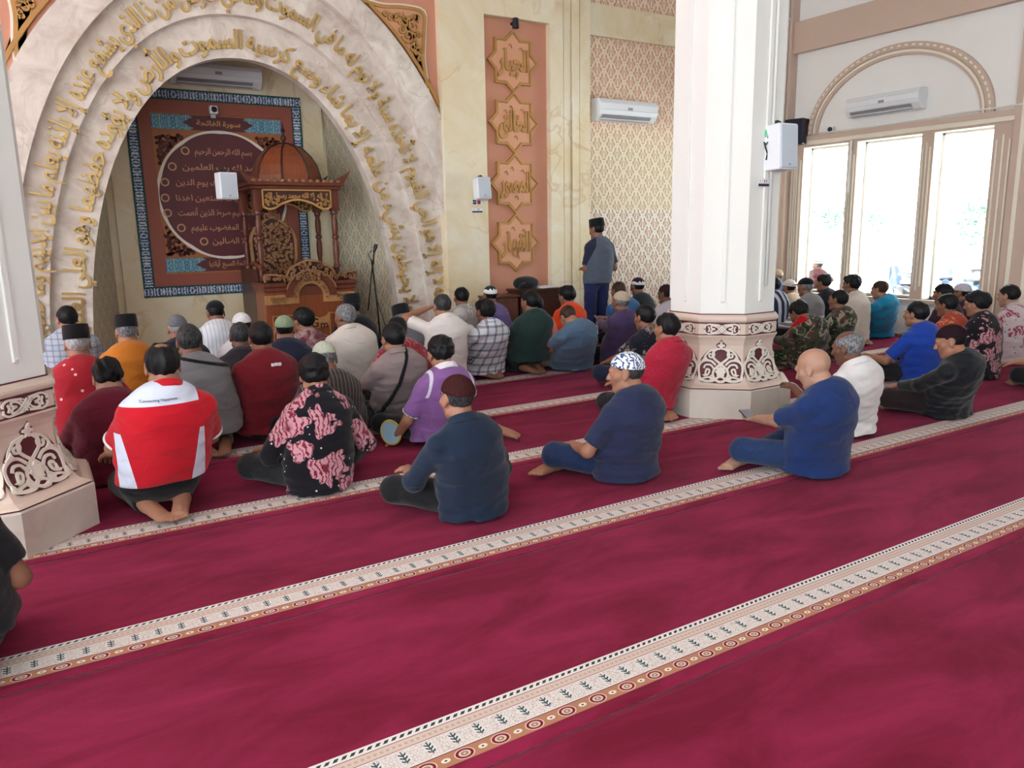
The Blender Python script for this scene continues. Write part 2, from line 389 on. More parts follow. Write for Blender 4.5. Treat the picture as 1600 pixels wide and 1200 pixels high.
def p_camo(a, b, c_, d_):
    def f(g):
        v = g.mp((1, 1, 1.25)); n1 = g.noise(8, v, 2, .5, 1.4); n2 = g.noise(9, g.mp((1, 1, 1), (4, 7, 2)), 2, .5, 1.6); n3 = g.noise(10, g.mp((1, 1, 1), (1, 3, 9)), 2, .5, 2.0)
        c = g.mix(g.gt(n1, .52), a, b); c = g.mix(g.gt(n2, .55), c, c_); return g.mix(g.gt(n3, .59), c, d_)
    return f
def p_speckle(base, c2, scale, thr): 
    def f(g): return g.mix(g.lt(g.vor(scale), thr), base, c2)
    return f
def p_tie(base, c2):
    def f(g): return g.mix(g.gt(g.noise(8, None, 4, .6, 1), .52, .1), base, c2)
    return f
def skin(name, c):
    g = G(name, .5, spec=.35); n = g.noise(18, None, 3)
    g.col(g.mix(n, tuple(x*.86 for x in c), tuple(x*1.1 for x in c))); g.bump(g.noise(120, None, 2), .08, .002)
    g.set('Subsurface Weight', .08); g.set('Subsurface Radius', (.01, .004, .002)); return g.mat
SK = [skin('skin_light', (.42, .235, .165)), skin('skin_tan', (.36, .17, .105)), skin('skin_brown', (.25, .11, .065)), skin('skin_dark', (.16, .068, .042))]
LIP = plain('lip', (.30, .10, .075), .5); EYEW = plain('eye_white', (.75, .72, .68), .3); IRIS = plain('iris', (.012, .008, .006), .2)
def hairm(name, c, c2=None):
    g = G(name, .5, spec=.22); n = g.noise(90, g.mp((1, 1, .35)), 3)
    g.col(g.mix(g.gt(n, .5, .1), c, c2 or tuple(x*1.8 for x in c))); g.bump(n, .5, .006); return g.mat
HB = hairm('hair_black', (.004, .004, .005), (.010, .010, .012)); HG = hairm('hair_grey', (.09, .09, .10), (.26, .26, .27)); HD = hairm('hair_greying', (.016, .016, .018), (.055, .055, .058)); HW = hairm('hair_white', (.30, .30, .30), (.5, .5, .5)); HBR = hairm('hair_brown', (.03, .015, .010))
# ------------------------------------------------------------------ the setting
def struct(mb, name, mats, label=None, parent=None, **k):
    o = mb.build(name, mats, parent, **k)
    if not parent: tag(o, label, kind='structure')
    return o
XW, YF = 10.4, 9.0                       # window wall, qibla wall
mb = MB(); mb.box((-9, -6, -.2), (XW+.3, 12, -.014)); struct(mb, 'floor', M['tile'], 'tiled hall floor under the red carpets')
mb = MB(); mb.box((-9, -6, 6.2), (XW+.3, 12, 6.4)); struct(mb, 'ceiling', M['ceil'], 'plain ceiling of the prayer hall')
mb = MB(); mb.box((-1, -6.3, 0), (XW+.3, -6, 6.3)); mb.box((-9, -6.3, 4.6), (-1, -6, 6.3)); struct(mb, 'wall_back', M['white'], 'white rear wall with a wide doorway')
mb = MB(); mb.box((-9.3, -6, 5.4), (-9, 12, 6.3))
for y in (-6, -1.6, 2.8, 7.2): mb.box((-9.3, y, 0), (-9, y+.4, 5.4))
mb.box((-9.3, 11, 0), (-9, 12, 5.4)); struct(mb, 'wall_left', M['white'], 'left side wall of tall open doorways')

def arch(c, a, b, n=2.15, N=72):
    out = []
    for i in range(N+1):
        t = PI*i/N; co, si = math.cos(t), math.sin(t)
        out.append((c-a*math.copysign(abs(co)**(2/n), co), b*abs(si)**(2/n)))
    return out
AC = 2.25
A0, A1, A2, A3 = arch(2.25, 1.75, 3.43), arch(2.25, 2.14, 3.85), arch(2.285, 2.47, 4.32), arch(2.285, 2.88, 4.56)
P3 = lambda pts, y: [(u, y, v) for u, v in pts]
# salmon spandrel wall behind the arch
x0, x1, zt = -1.2, 4.60, 6.2
def out_pt(u, v):
    du, dv = u-2.285, v; k = min([(x1-2.285)/du if du > 1e-6 else 1e9, (x0-2.285)/du if du < -1e-6 else 1e9, zt/dv if dv > 1e-6 else 1e9]); k = max(k, 1.0); return (2.285+du*k, v*k)
mb = MB(); mb.strip([(u, 9.06, v) for u, v in A2], [(p[0], 9.06, p[1]) for p in (out_pt(u, v) for u, v in A2)])
mb.box((-9, 9.06, 0), (x0, 9.3, 6.2)); struct(mb, 'wall_front', M['pink'], 'salmon painted qibla wall around the big arch')
def band(A, B, y, ynext, name, label, mat):
    mb = MB(); mb.strip(P3(A, y), P3(B, y)); mb.strip(P3(A, ynext), P3(A, y)); mb.strip(P3(B, y), P3(B, y+.06))
    return struct(mb, name, mat, label)
band(A2, A3, 8.985, 9.1, 'trim_1', 'outermost plain mottled stone ring of the big arch', M['marble_grey'])
t2 = band(A1, A2, 9.10, 9.2, 'trim_2', 'outer inscribed stone band of the big arch', M['marble_grey'])
t3 = band(A0, A1, 9.20, 9.34, 'trim_3', 'inner inscribed stone band of the big arch', M['marble_grey'])
# gilded verses: words follow the band, tops outwards, read from the right foot to the left
def verse(words, A, B, y, t_from, t_to, parent, rad=.5, h=.31):
    mid = [((a[0]*(1-rad)+b[0]*rad), (a[1]*(1-rad)+b[1]*rad)) for a, b in zip(A, B)][::-1]
    L = [0.0]
    for p, q in zip(mid, mid[1:]): L.append(L[-1]+math.dist(p, q))
    def at(s):
        for i in range(len(L)-1):
            if L[i+1] >= s: break
        f = (s-L[i])/(L[i+1]-L[i]); p, q = mid[i], mid[i+1]
        tx, tz = (q[0]-p[0]), (q[1]-p[1]); l = math.hypot(tx, tz); return (p[0]+tx*f, p[1]+tz*f, tx/l, tz/l)
    ms = [text_mesh(shape_ar(w), .016, .05) for w in words.split()]
    tot = sum(b-a for _, a, b in ms)+.22*(len(ms)-1); s = t_from*L[-1]; sc = (t_to-t_from)*L[-1]/tot; mb = MB()
    for me, a, b in ms:
        wd = (b-a)*sc
        def fn(c):
            px, pz, tx, tz = at(min(max(s+(b-c.x)*sc, 0), L[-1]-1e-4)); d = (c.y-.26)*h
            return (px+tz*d, y-.003-max(c.z, 0)*.45, pz-tx*d)
        mb.mesh(me, fn); s += wd+.22*sc
    return mb.build('inscription', M['gold'], parent)
verse('الله لا إله إلا هو الحي القيوم لا تأخذه سنة ولا نوم له ما في السموت وما في الأرض من ذا الذي يشفع عنده إلا بإذنه يعلم ما بين أيديهم وما خلفهم', A1, A2, 9.10, .06, .95, t2, .42, .27)
verse('ولا يحيطون بشيء من علمه إلا بما شاء وسع كرسيه السموت والأرض ولا يؤوده حفظهما وهو العلي العظيم', A0, A1, 9.20, .06, .95, t3, .40, .27)

# niche: splayed carved sides, flat marble back
NB = arch(2.25, 1.36, 4.0, 7.0); NY = 10.5
def keep(pts, f): return [p for p in pts if f(p)]
mb = MB()
for A, B in ((A0, NB),):
    n = len(A); lo = [i for i in range(n) if A[i][1] < 3.0 and A[i][0] < 2.25]; hi = [i for i in range(n) if A[i][1] < 3.0 and A[i][0] > 2.25]
    mid = list(range(lo[-1], hi[0]+1))
    mb.strip([(A[i][0], 9.34, A[i][1]) for i in lo], [(B[i][0], NY, B[i][1]) for i in lo]); mb.strip([(A[i][0], 9.34, A[i][1]) for i in hi], [(B[i][0], NY, B[i][1]) for i in hi])
    mb.mi = 1; mb.strip([(A[i][0], 9.34, A[i][1]) for i in mid], [(B[i][0], NY, B[i][1]) for i in mid])
struct(mb, 'wall_niche_sides', [M['ogee_niche'], M['wall_cream']], 'carved lattice side walls inside the arched niche')
mb = MB(); mb.box((.6, NY, 0), (3.9, NY+.2, 4.3)); mb.box((.97, NY-.05, 0), (3.55, NY, 3.95)); struct(mb, 'wall_niche_back', M['marble'], 'cream marble back wall of the arched niche')

# marble frame, salmon panel, fluted pilaster, carved wall
mb = MB(); mb.box((4.58, 8.93, 0), (5.19, 9.4, 6.2)); mb.box((5.19, 8.93, 4.18), (6.19, 9.4, 6.2)); mb.box((-1.25, 8.96, 4.62), (4.58, 9.05, 6.2)); struct(mb, 'trim_4', M['marble'], 'cream veined marble framing beside the arch')
mb = MB(); mb.box((5.19, 9.03, 0), (6.19, 9.1, 4.18)); struct(mb, 'wall_panel', M['pink'], 'salmon recessed panel behind the gold star plaques')
mb = MB()
for a, b, y in ((6.19, 6.40, 8.93), (6.40, 6.415, 8.965), (6.415, 6.53, 8.94), (6.53, 6.545, 8.965), (6.545, 6.66, 8.92), (6.66, 6.675, 8.965), (6.675, 6.85, 8.93)): mb.box((a, y, 0), (b, 9.4, 6.2))
struct(mb, 'trim_5', M['marble'], 'cream marble pilaster with vertical grooves right of the plaques')
mb = MB(); mb.box((6.85, 9.04, 4.15), (XW, 9.3, 4.56)); struct(mb, 'trim_6', M['marble'], 'cream marble lintel above the carved wall')
mb = MB(); mb.box((6.85, 9.085, 0), (XW, 9.3, 1.80)); mb.mi = 1; mb.box((6.85, 9.10, 1.80), (XW, 9.3, 6.2)); struct(mb, 'wall_carved', [M['ogee_low'], M['ogee_up']], 'carved lattice wall behind the standing man')
# window wall
mb = MB(); X0, X1 = XW, XW+.26
WIN = [(5.34, 6.09), (6.26, 7.22), (7.37, 8.14)]; SILL, HEAD = .50, 2.70
def wall_y(a, b, z0, z1): mb.box((X0, a, z0), (X1, b, z1))
wall_y(3.2, 5.34, 0, 6.2); wall_y(6.09, 6.26, 0, HEAD); wall_y(7.22, 7.37, 0, HEAD); wall_y(8.14, 9.4, 0, 6.2); wall_y(5.34, 8.14, 0, SILL); wall_y(5.34, 8.14, HEAD, 6.2)
wall_y(-6, 3.2, 0, 6.2)
struct(mb, 'wall_right', M['wall_cream'], 'cream window wall on the right')
def flutes(mb, y0, y1, z0, z1, n, x, w=.016, d=.02):
    for k in range(n):
        y = y0+(y1-y0)*(k+.5)/n; o = .06 if (k % 2 == 0) else 0; mb.box((x-d, y-w/2, z0+o), (x+.005, y+w/2, z1-o))
def pier(y0, y1, z0, z1, n, name, label, x=XW-.03, w=.016):
    mb = MB(); mb.box((x, y0, z0), (XW+.005, y1, z1)); mb.mi = 1; flutes(mb, y0+.015, y1-.015, z0+.12, z1-.12, n, x, w); return struct(mb, name, [M['taupe'], M['cream_trim']], label)
pier(6.09, 6.26, 0.5, HEAD, 3, 'trim_7', 'fluted taupe mullion left of the nearest pane')
pier(7.22, 7.37, 0.5, HEAD, 3, 'trim_8', 'fluted taupe mullion with a white conduit')
pier(5.08, 5.34, 0.0, HEAD, 3, 'trim_9', 'fluted taupe pier at the near edge of the window', w=.022)
pier(8.14, 8.36, 0.0, HEAD, 4, 'trim_10', 'fluted taupe pier at the far edge of the window')
pier(8.36, 9.0, 0.0, 6.2, 4, 'trim_11', 'tall taupe corner pilaster with cream lines', x=XW-.16, w=.04)
pier(4.1, 5.08, 0.0, 6.2, 5, 'trim_12', 'broad taupe pilaster with cream lines at the right edge', x=XW-.10, w=.05)
mb = MB(); mb.box((XW-.10, 5.08, 4.09), (XW+.01, 8.36, 4.54)); struct(mb, 'trim_13', M['taupe'], 'wide taupe band high on the window wall')
mb = MB(); mb.box((XW-.09, 5.08, 2.79), (XW+.01, 8.36, 2.86)); mb.mi = 1; mb.box((XW-.07, 5.08, 2.73), (XW+.01, 8.36, 2.79)); mb.mi = 0; mb.box((XW-.035, 5.08, 2.70), (XW+.01, 8.36, 2.73)); struct(mb, 'trim_14', [M['taupe'], M['cream_trim']], 'moulded ledge over the three windows')
mb = MB(); mb.box((XW-.10, 5.30, .45), (XW+.26, 8.18, .50)); mb.mi = 1; mb.box((XW-.03, 5.34, .10), (XW, 8.14, .40)); struct(mb, 'trim_15', [M['taupe'], M['white']], 'window sill and low white panel')
# round-headed moulding above the windows
mb = MB(); CY, ZB = 6.72, 2.86
def el(a, b, x): return [(x, CY-a*math.cos(PI*i/48), ZB+b*math.sin(PI*i/48)) for i in range(49)]
for a, b, c, d, dep, mi in ((1.36, 1.06, 1.275, .98, .05, 0), (1.275, .98, 1.255, .96, .03, 0), (1.255, .96, 1.225, .93, .06, 1), (1.225, .93, 1.19, .90, .04, 0)):
    mb.mi = mi; mb.strip(el(a, b, XW-dep), el(c, d, XW-dep)); mb.strip(el(a, b, XW), el(a, b, XW-dep)); mb.strip(el(c, d, XW-dep), el(c, d, XW))
mb.mi = 1
for i in range(40):
    t = PI*(i+.5)/40; a, b = 1.318, 1.02; c = Vector((0, -a*math.cos(t), b*math.sin(t))); tg = Vector((0, a*math.sin(t), b*math.cos(t))).normalized(); nn = Vector((0, tg.z, -tg.y))
    vs = [Vector((XW-dx, CY, ZB))+c+tg*s*.026+nn*q*.012 for dx in (.045, .062) for s, q in ((-1, -1), (1, -1), (1, 1), (-1, 1))]
    mb.quad_add(vs, [(0, 1, 2, 3), (7, 6, 5, 4), (0, 4, 5, 1), (1, 5, 6, 2), (2, 6, 7, 3), (3, 7, 4, 0)])
struct(mb, 'trim_16', [M['taupe'], M['cream_trim']], 'round arched moulding with cream dashes above the windows')
for i, (a, b) in enumerate(WIN[::-1]):
    mb = MB(); x = XW+.17
    mb.box((x, a, SILL), (x+.05, a+.03, HEAD)); mb.box((x, b-.03, SILL), (x+.05, b, HEAD)); mb.box((x, a, SILL), (x+.05, b, SILL+.03)); mb.box((x, a, HEAD-.03), (x+.05, b, HEAD))
    w = struct(mb, 'window_%d' % (i+1), M['cream_trim'], ('far narrow window pane beside the corner', 'wide middle window pane', 'near narrow window pane with parked motorbikes behind')[i])
    mb = MB(); mb.box((x+.02, a+.03, SILL+.03), (x+.028, b-.03, HEAD-.03)); mb.build('pane', M['glass'], w)

# ------------------------------------------------------------------ columns
def octo(r, z): return [(r*math.cos(PI/8+k*PI/4), r*math.sin(PI/8+k*PI/4), z) for k in range(8)]
def rings(prof):
    mb = MB()
    for (r0, z0), (r1, z1) in zip(prof, prof[1:]): mb.strip(octo(r0, z0), octo(r1, z1), closed=True)
    mb.quad_add(octo(*prof[0])[::-1], [tuple(range(8))]); mb.quad_add(octo(*prof[-1]), [tuple(range(8))]); return mb
FLARE = [(.612, .245), (.60, .252), (.565, .262), (.548, .272), (.535, .285), (.512, .312), (.490, .348), (.470, .40), (.458, .458), (.453, .52), (.455, .578), (.466, .615), (.480, .64), (.488, .65), (.488, .660)]
def flare_r(z):
    for (r0, z0), (r1, z1) in zip(FLARE, FLARE[1:]):
        if z0 <= z <= z1: return r0+(r1-r0)*(z-z0)/max(z1-z0, 1e-6)
    return FLARE[-1][0]
def face_fn(z0, rfun):
    """(u, v, d): u across the face, v up, on the face looking along -Y"""
    def fn(u, v, d): return (u, -(rfun(z0+v)*math.cos(PI/8)+d), z0+v)
    return fn
def medallion(parent):
    S = .36/415; fn = face_fn(.275, flare_r)
    px = lambda x, y: (x*S*.97, (775-y)*S*.93)
    out = [(0, 338), (22, 372), (48, 392), (40, 425), (78, 440), (120, 455), (160, 500), (192, 556), (150, 560), (196, 580), (220, 640), (222, 700), (205, 745), (150, 772), (70, 768), (0, 775)]
    R = arc_pts(out, 5); ol = [px(-x, y) for x, y in R[::-1]]+[px(x, y) for x, y in R[1:-1]]
    # dark ground follows the curved face: slice the outline into rows
    mb = MB(); vs = sorted(set(round(v, 4) for _, v in ol)); rows = [min(v for _, v in ol)+(max(v for _, v in ol)-min(v for _, v in ol))*i/40 for i in range(41)]
    half = [px(x, y) for x, y in R]
    def w_at(v):
        best = .0
        for (u0, v0), (u1, v1) in zip(half, half[1:]):
            if (v0-v)*(v1-v) <= 0 and abs(v1-v0) > 1e-9: best = max(best, u0+(u1-u0)*(v-v0)/(v1-v0))
        return max(best, .002)
    mb.strip([fn(-w_at(v), v, .003) for v in rows], [fn(w_at(v), v, .003) for v in rows]); mb.build('medallion_ground', M['burgundy'], parent)
    mb = MB(); W = 13*S
    curves = [([(6, 436), (52, 440), (104, 458), (142, 500), (160, 545)], 13), ([(26, 428), (72, 470), (72, 520), (30, 565), (-15, 600), (-62, 650), (-70, 700), (-40, 745), (0, 760)], 15),
              ([(78, 452), (62, 490), (74, 520), (104, 520), (110, 494), (92, 486)], 12), ([(46, 600), (90, 560), (150, 556), (196, 590), (206, 650), (196, 710)], 14), ([(196, 706), (204, 730), (180, 742), (130, 752), (70, 748), (20, 715), (-22, 690)], 14),
              ([(62, 640), (92, 600), (140, 598), (158, 630)], 12), ([(158, 700), (118, 690), (104, 650), (130, 640), (140, 668)], 12), ([(20, 760), (60, 735), (100, 716), (150, 722), (186, 738)], 11), ([(70, 690), (96, 712), (86, 740), (60, 728)], 10)]
    hh = .007
    for pts, w in curves:
        P = arc_pts(pts, 6)
        for s in (1, -1): hh += .0005; mb.ribbon([px(s*x, y) for x, y in P], w*S*1.25, fn, hh)
    for s in (1, -1):
        for pol in ([(112, 548), (130, 530), (140, 505), (156, 530), (184, 552), (150, 550)], [(128, 690), (146, 655), (152, 690), (176, 694), (150, 708)], [(188, 700), (206, 690), (214, 716), (200, 736), (180, 726)]): mb.poly([px(s*x, y) for x, y in pol], .0, .0165, fn)
    mb.poly([px(x, y) for x, y in ((0, 600), (14, 622), (44, 620), (36, 645), (52, 664), (34, 684), (36, 704), (14, 702), (0, 724), (-14, 702), (-36, 704), (-34, 684), (-52, 664), (-36, 645), (-44, 620), (-14, 622))], 0, .017, fn)
    mb.poly([px(x, y) for x, y in ((0, 350), (13, 372), (12, 388), (34, 392), (36, 408), (16, 414), (12, 424), (22, 436), (-22, 436), (-12, 424), (-16, 414), (-36, 408), (-34, 392), (-12, 388), (-13, 372))], 0, .017, fn)
    mb.build('medallion_lace', M['lace'], parent)
def band_lace(parent):
    S = .36/415; fn = face_fn(.664, lambda z: .475); px = lambda x, y: (x*S, (y)*S)
    mb = MB(); o = arc_pts([(-165, 55), (-150, 98), (-110, 106), (0, 108), (110, 106), (150, 98), (165, 55), (150, 12), (110, 4), (0, 2), (-110, 4), (-150, 12), (-165, 55)], 4)
    mb.poly([px(*p) for p in o[:-1]], 0, .003, fn); mb.build('band_ground', M['burgundy'], parent)
    mb = MB()
    for s in (1, -1):
        for pts in ([(20, 20), (70, 14), (120, 10), (150, 26), (154, 52)], [(20, 92), (70, 98), (120, 100), (150, 84), (154, 60)], [(36, 38), (70, 24), (96, 26), (92, 46), (60, 56)], [(36, 72), (70, 86), (96, 84), (92, 64), (60, 56)], [(122, 30), (112, 54), (124, 80)]): mb.ribbon([px(s*x, y) for x, y in arc_pts(pts, 5)], 12*S, fn, .009)
        for k in (-1, 0, 1): mb.ribbon([px(s*(-38)+k*24, 18), px(s*38+k*24, 92)], 9*S, fn, .008+.001*s)
    mb.build('band_lace', M['lace'], parent)
def column(c, label):
    e = empty('column', c); tag(e, label, 'column', kind='structure')
    rings([(.622, 0), (.622, .228), (.612, .236)]).build('plinth', M['plinth'], e)
    rings([(.604, .236), (.606, .246)]).build('burgundy_ring', M['burgundy'], e)  # thin recessed ring painted burgundy
    rings(FLARE).build('flared_base', M['peach'], e)
    mb = rings([(.476, .660), (.476, .762)]); mb.build('base_band', M['peach'], e)
    mb = MB()
    for z in (.661, .756): mb.strip(octo(.479, z), octo(.479, z+.009), closed=True)
    mb.strip(octo(.462, .826), octo(.462, .836), closed=True); mb.build('painted_line', M['burgundy'], e)
    rings([(.474, .764), (.486, .772), (.493, .786), (.493, .800), (.484, .814), (.470, .822), (.458, .830)]).build('torus_moulding', M['peach'], e, True, 25)
    rings([(.452, .830), (.455, 6.2)]).build('shaft', M['white'], e)
    g = []
    h0 = empty('face_ornament', (0, 0, 0)); h0.parent = e
    medallion(h0); band_lace(h0)
    mb = MB()
    ap = .4545*math.cos(PI/8)
    mb.box((-.017, -ap-.012, .93), (.017, -ap+.004, 5.6)); mb.tube([(0, -ap+.003, .935), (0, -ap-.005, .928)], .017, 10); mb.build('groove_bead', M['white'], h0)
    for k in range(1, 8): copy_tree(h0, e).rotation_euler = (0, 0, k*PI/4)
    return e
colR = column((5.03, 4.715, 0), 'white octagonal column with ornamented base in the middle of the hall')
colL = column((-.40, 4.83, 0), 'white octagonal column with ornamented base at the left edge')

mb = MB(); mb.box((XW+.26, -4, 3.55), (15.2, 14, 3.7)); struct(mb, 'trim_17', M['white'], 'unseen eave added outside the windows to shade the rider')  # out-of-view roof slab, added only to keep the rider in shade
# ------------------------------------------------------------------ outside, seen through the windows
mb = MB(); mb.box((XW+.26, -40, -.5), (90, 60, -.35)); tag(mb.build('ground', plain('pale_concrete', (.62, .62, .60), .8)), 'sunlit concrete yard outside the windows', kind='structure')
# ------------------------------------------------------------------ carpets: one long roll per prayer row, border at the near edge
ROWS = [(.62, 'red prayer carpet nearest the camera, bare'), (1.800, 'red prayer carpet whose cream border crosses the lower right foreground'), (3.022, 'red prayer carpet whose border runs under the phone user'), (4.243, 'red prayer carpet whose border lies under the red and white shirt man'),
        (5.49, 'red prayer carpet bordered behind the grey-brown police shirt man'), (6.715, 'red prayer carpet bordered under the plaid shirt man'), (7.94, 'red prayer carpet of the front row along the arch')]
for i, (y, lab) in enumerate(ROWS):
    y1 = (ROWS[i+1][0]-.056) if i < len(ROWS)-1 else 9.05
    mb = MB(); N = 60; xs = [-8.9+(XW-.02+8.9)*k/N for k in range(N+1)]
    d = lambda x, yy: .004*math.sin(x*1.7+i*2)*math.sin(yy*5+x)
    ys = [-.055, -.035, 0, .1, .225, .5*(y1-y), y1-y-.03, y1-y]; zz = [-.007, -.0005, -.001, -.001, -.001, -.0015, -.002, -.010]
    g = [[(x, yy, z) for x in xs] for yy, z in zip(ys, zz)]
    for a, b in zip(g, g[1:]): mb.strip(a, b, flip=True)
    o = mb.build('prayer_carpet', M['carpet'], None, True); o.location = (0, y, 0); tag(o, lab, 'carpet', 'prayer carpet rows')

# ------------------------------------------------------------------ gold star plaques
def star(R, a0=PI/2):
    r = R*math.cos(PI/4)/math.cos(PI/8); return [((R if k % 2 == 0 else r)*math.cos(a0+k*PI/8), (R if k % 2 == 0 else r)*math.sin(a0+k*PI/8)) for k in range(16)]
for name, z, lab in (('الجبار', 3.67, 'gold eight-pointed plaque of Arabic script, topmost of the four'), ('الخالق', 2.915, 'gold eight-pointed plaque of Arabic script, second from the top'), ('المصور', 2.145, 'gold eight-pointed plaque of Arabic script beside the pale wall speaker'), ('القهار', 1.365, 'gold eight-pointed plaque of Arabic script, lowest of the four')):
    e = empty('star_plaque', (5.65, 9.026, z)); tag(e, lab, 'wall plaque', 'star plaques on the salmon panel')
    fn = lambda u, v, d: (u, -d, v)
    mb = MB(); mb.poly(star(.37), 0, .03, fn); mb.build('plate', M['plaque'], e)
    mb = MB(); s = star(.372); mb.ribbon(s, .03, fn, .045, closed=True); mb.ribbon(star(.345), .008, fn, .04, closed=True); mb.build('rim', M['gold_paint'], e)
    mb = MB(); ar_line(mb, name, 0, .0, .34, lambda u, v, d: (u, -.03-d*1.6, v), width=.48, bold=.04); ar_line(mb, name[2:], .0, -.13, .13, lambda u, v, d: (u, -.03-d, v), bold=.02) if False else None
    for k in range(7): 
        a = k*2.4; mb.ribbon(arc_pts([(.19*math.cos(a)-.02, .19*math.sin(a)), (.19*math.cos(a)+.01, .19*math.sin(a)+.03), (.19*math.cos(a)+.03, .19*math.sin(a)-.02)], 3), .008, lambda u, v, d: (u, -.03-d, v), .012)
    mb.build('script', M['gold_paint'], e)

e = empty('spotlight', (5.65, 9.02, 4.13)); tag(e, 'small dark spotlight fixed above the topmost star plaque', 'spotlight')
mb = MB(); mb.tube([(0, 0, .0), (0, -.10, .01)], .02, 8); mb.build('arm', M['black'], e); mb = MB(); mb.tube([(0, -.10, .05), (0, -.10, -.07)], [.035, .045], 12); mb.build('head', M['black'], e, True, 40)
# ------------------------------------------------------------------ gilded corner ornaments in the spandrels
def spandrel(sx, lab):
    e = empty('spandrel_ornament', (2.285, 9.056, 0)); tag(e, lab, 'wall ornament', 'gilded spandrel ornaments')
    fn = lambda u, v, d: (sx*u, -d, v)
    arcp = [p for p in [(u-2.285, v) for u, v in arch(2.285, 2.95, 4.62)] if p[0] > 1.25 and p[1] > 3.0]
    out = arc_pts([(1.35, 4.16), (1.6, 4.13), (1.85, 4.15), (2.12, 4.12), (2.125, 3.9), (2.10, 3.6), (2.13, 3.3), (2.12, 3.06)], 4)
    clip = [p for p in arcp if 3.06 < p[1] < 4.16][::-1]
    poly = out+clip
    mb = MB(); mb.poly(poly, 0, .012, fn); mb.build('ground', M['plaque'], e)
    mb = MB(); mb.ribbon([(p[0]+.02, p[1]+.02) for p in out], .035, fn, .02); mb.build('pale_rim', M['lace'], e)
    mb = MB(); f2 = lambda u, v, d: (sx*u, -.012-d, v)
    mb.ribbon(out, .035, f2, .02); mb.ribbon(clip, .04, f2, .022)
    inside = lambda x, y: y < 4.1 and x < 2.1 and (x/2.98)**2.15+(y/4.66)**2.15 > 1.0
    rnd = random.Random(3); n = 0; spots = []
    for _ in range(3000):
        x, y = rnd.uniform(1.35, 2.1), rnd.uniform(3.05, 4.1); r = rnd.uniform(.022, .085)
        if not all(inside(x+dx*r, y+dy*r) for dx, dy in ((1, 0), (-1, 0), (0, 1), (0, -1))): continue
        if any(math.dist((x, y), s[:2]) < .72*(r+s[2]) for s in spots): continue
        spots.append((x, y, r)); mb.ribbon(spiral(x, y, r, 1.5, rnd.uniform(0, 6), rnd.choice((1, -1))), [.026-.012*i/26 for i in range(27)], f2, .028)
    mb.build('scrollwork', M['gold_paint'], e)
spandrel(1, 'gilded scroll ornament in the corner right of the arch'); spandrel(-1, 'gilded scroll ornament at the upper left edge, left of the arch')

# ------------------------------------------------------------------ painted panel in the niche
def arabesque(name, ground, c1, c2, c3, scale):
    g = G(name, .55); X, Y, Z = g.sep(); v = g.comb(g.m('ABSOLUTE', X), 0.0, g.m('ABSOLUTE', Z))
    n1 = g.wave(scale, v, 8.0, 2.5); n2 = g.vor(scale*2.2, v); c = g.mix(g.gt(n1, .55), ground, c1); c = g.mix(g.lt(n2, .2), c, c2); e = g.vor(scale*1.3, v, 'DISTANCE_TO_EDGE'); g.col(g.mix(g.lt(e, .05), c, c3)); return g.mat
def border_mat(axis):
    g = G('floral_border_'+axis, .55); X, Y, Z = g.sep(); t = X if axis == 'x' else Z; s = Z if axis == 'x' else X
    v = g.comb(t, s); w = g.wave(9, g.comb(t, g.m('ABSOLUTE', s)), 6.0, 3.0); c = g.mix(g.gt(w, .5), srgb(40, 74, 128), srgb(196, 206, 212)); d = g.vor(22, v); c = g.mix(g.lt(d, .16), c, srgb(190, 200, 206)); d2 = g.vor(13, v); c = g.mix(g.lt(d2, .12), c, srgb(120, 60, 80))
    edge = g.m('ABSOLUTE', s); tooth = g.m('MULTIPLY', g.m('PINGPONG', t, .022), .5); c = g.mix(g.gt(g.m('ADD', edge, tooth), .049), c, srgb(24, 78, 74)); g.col(c); return g.mat
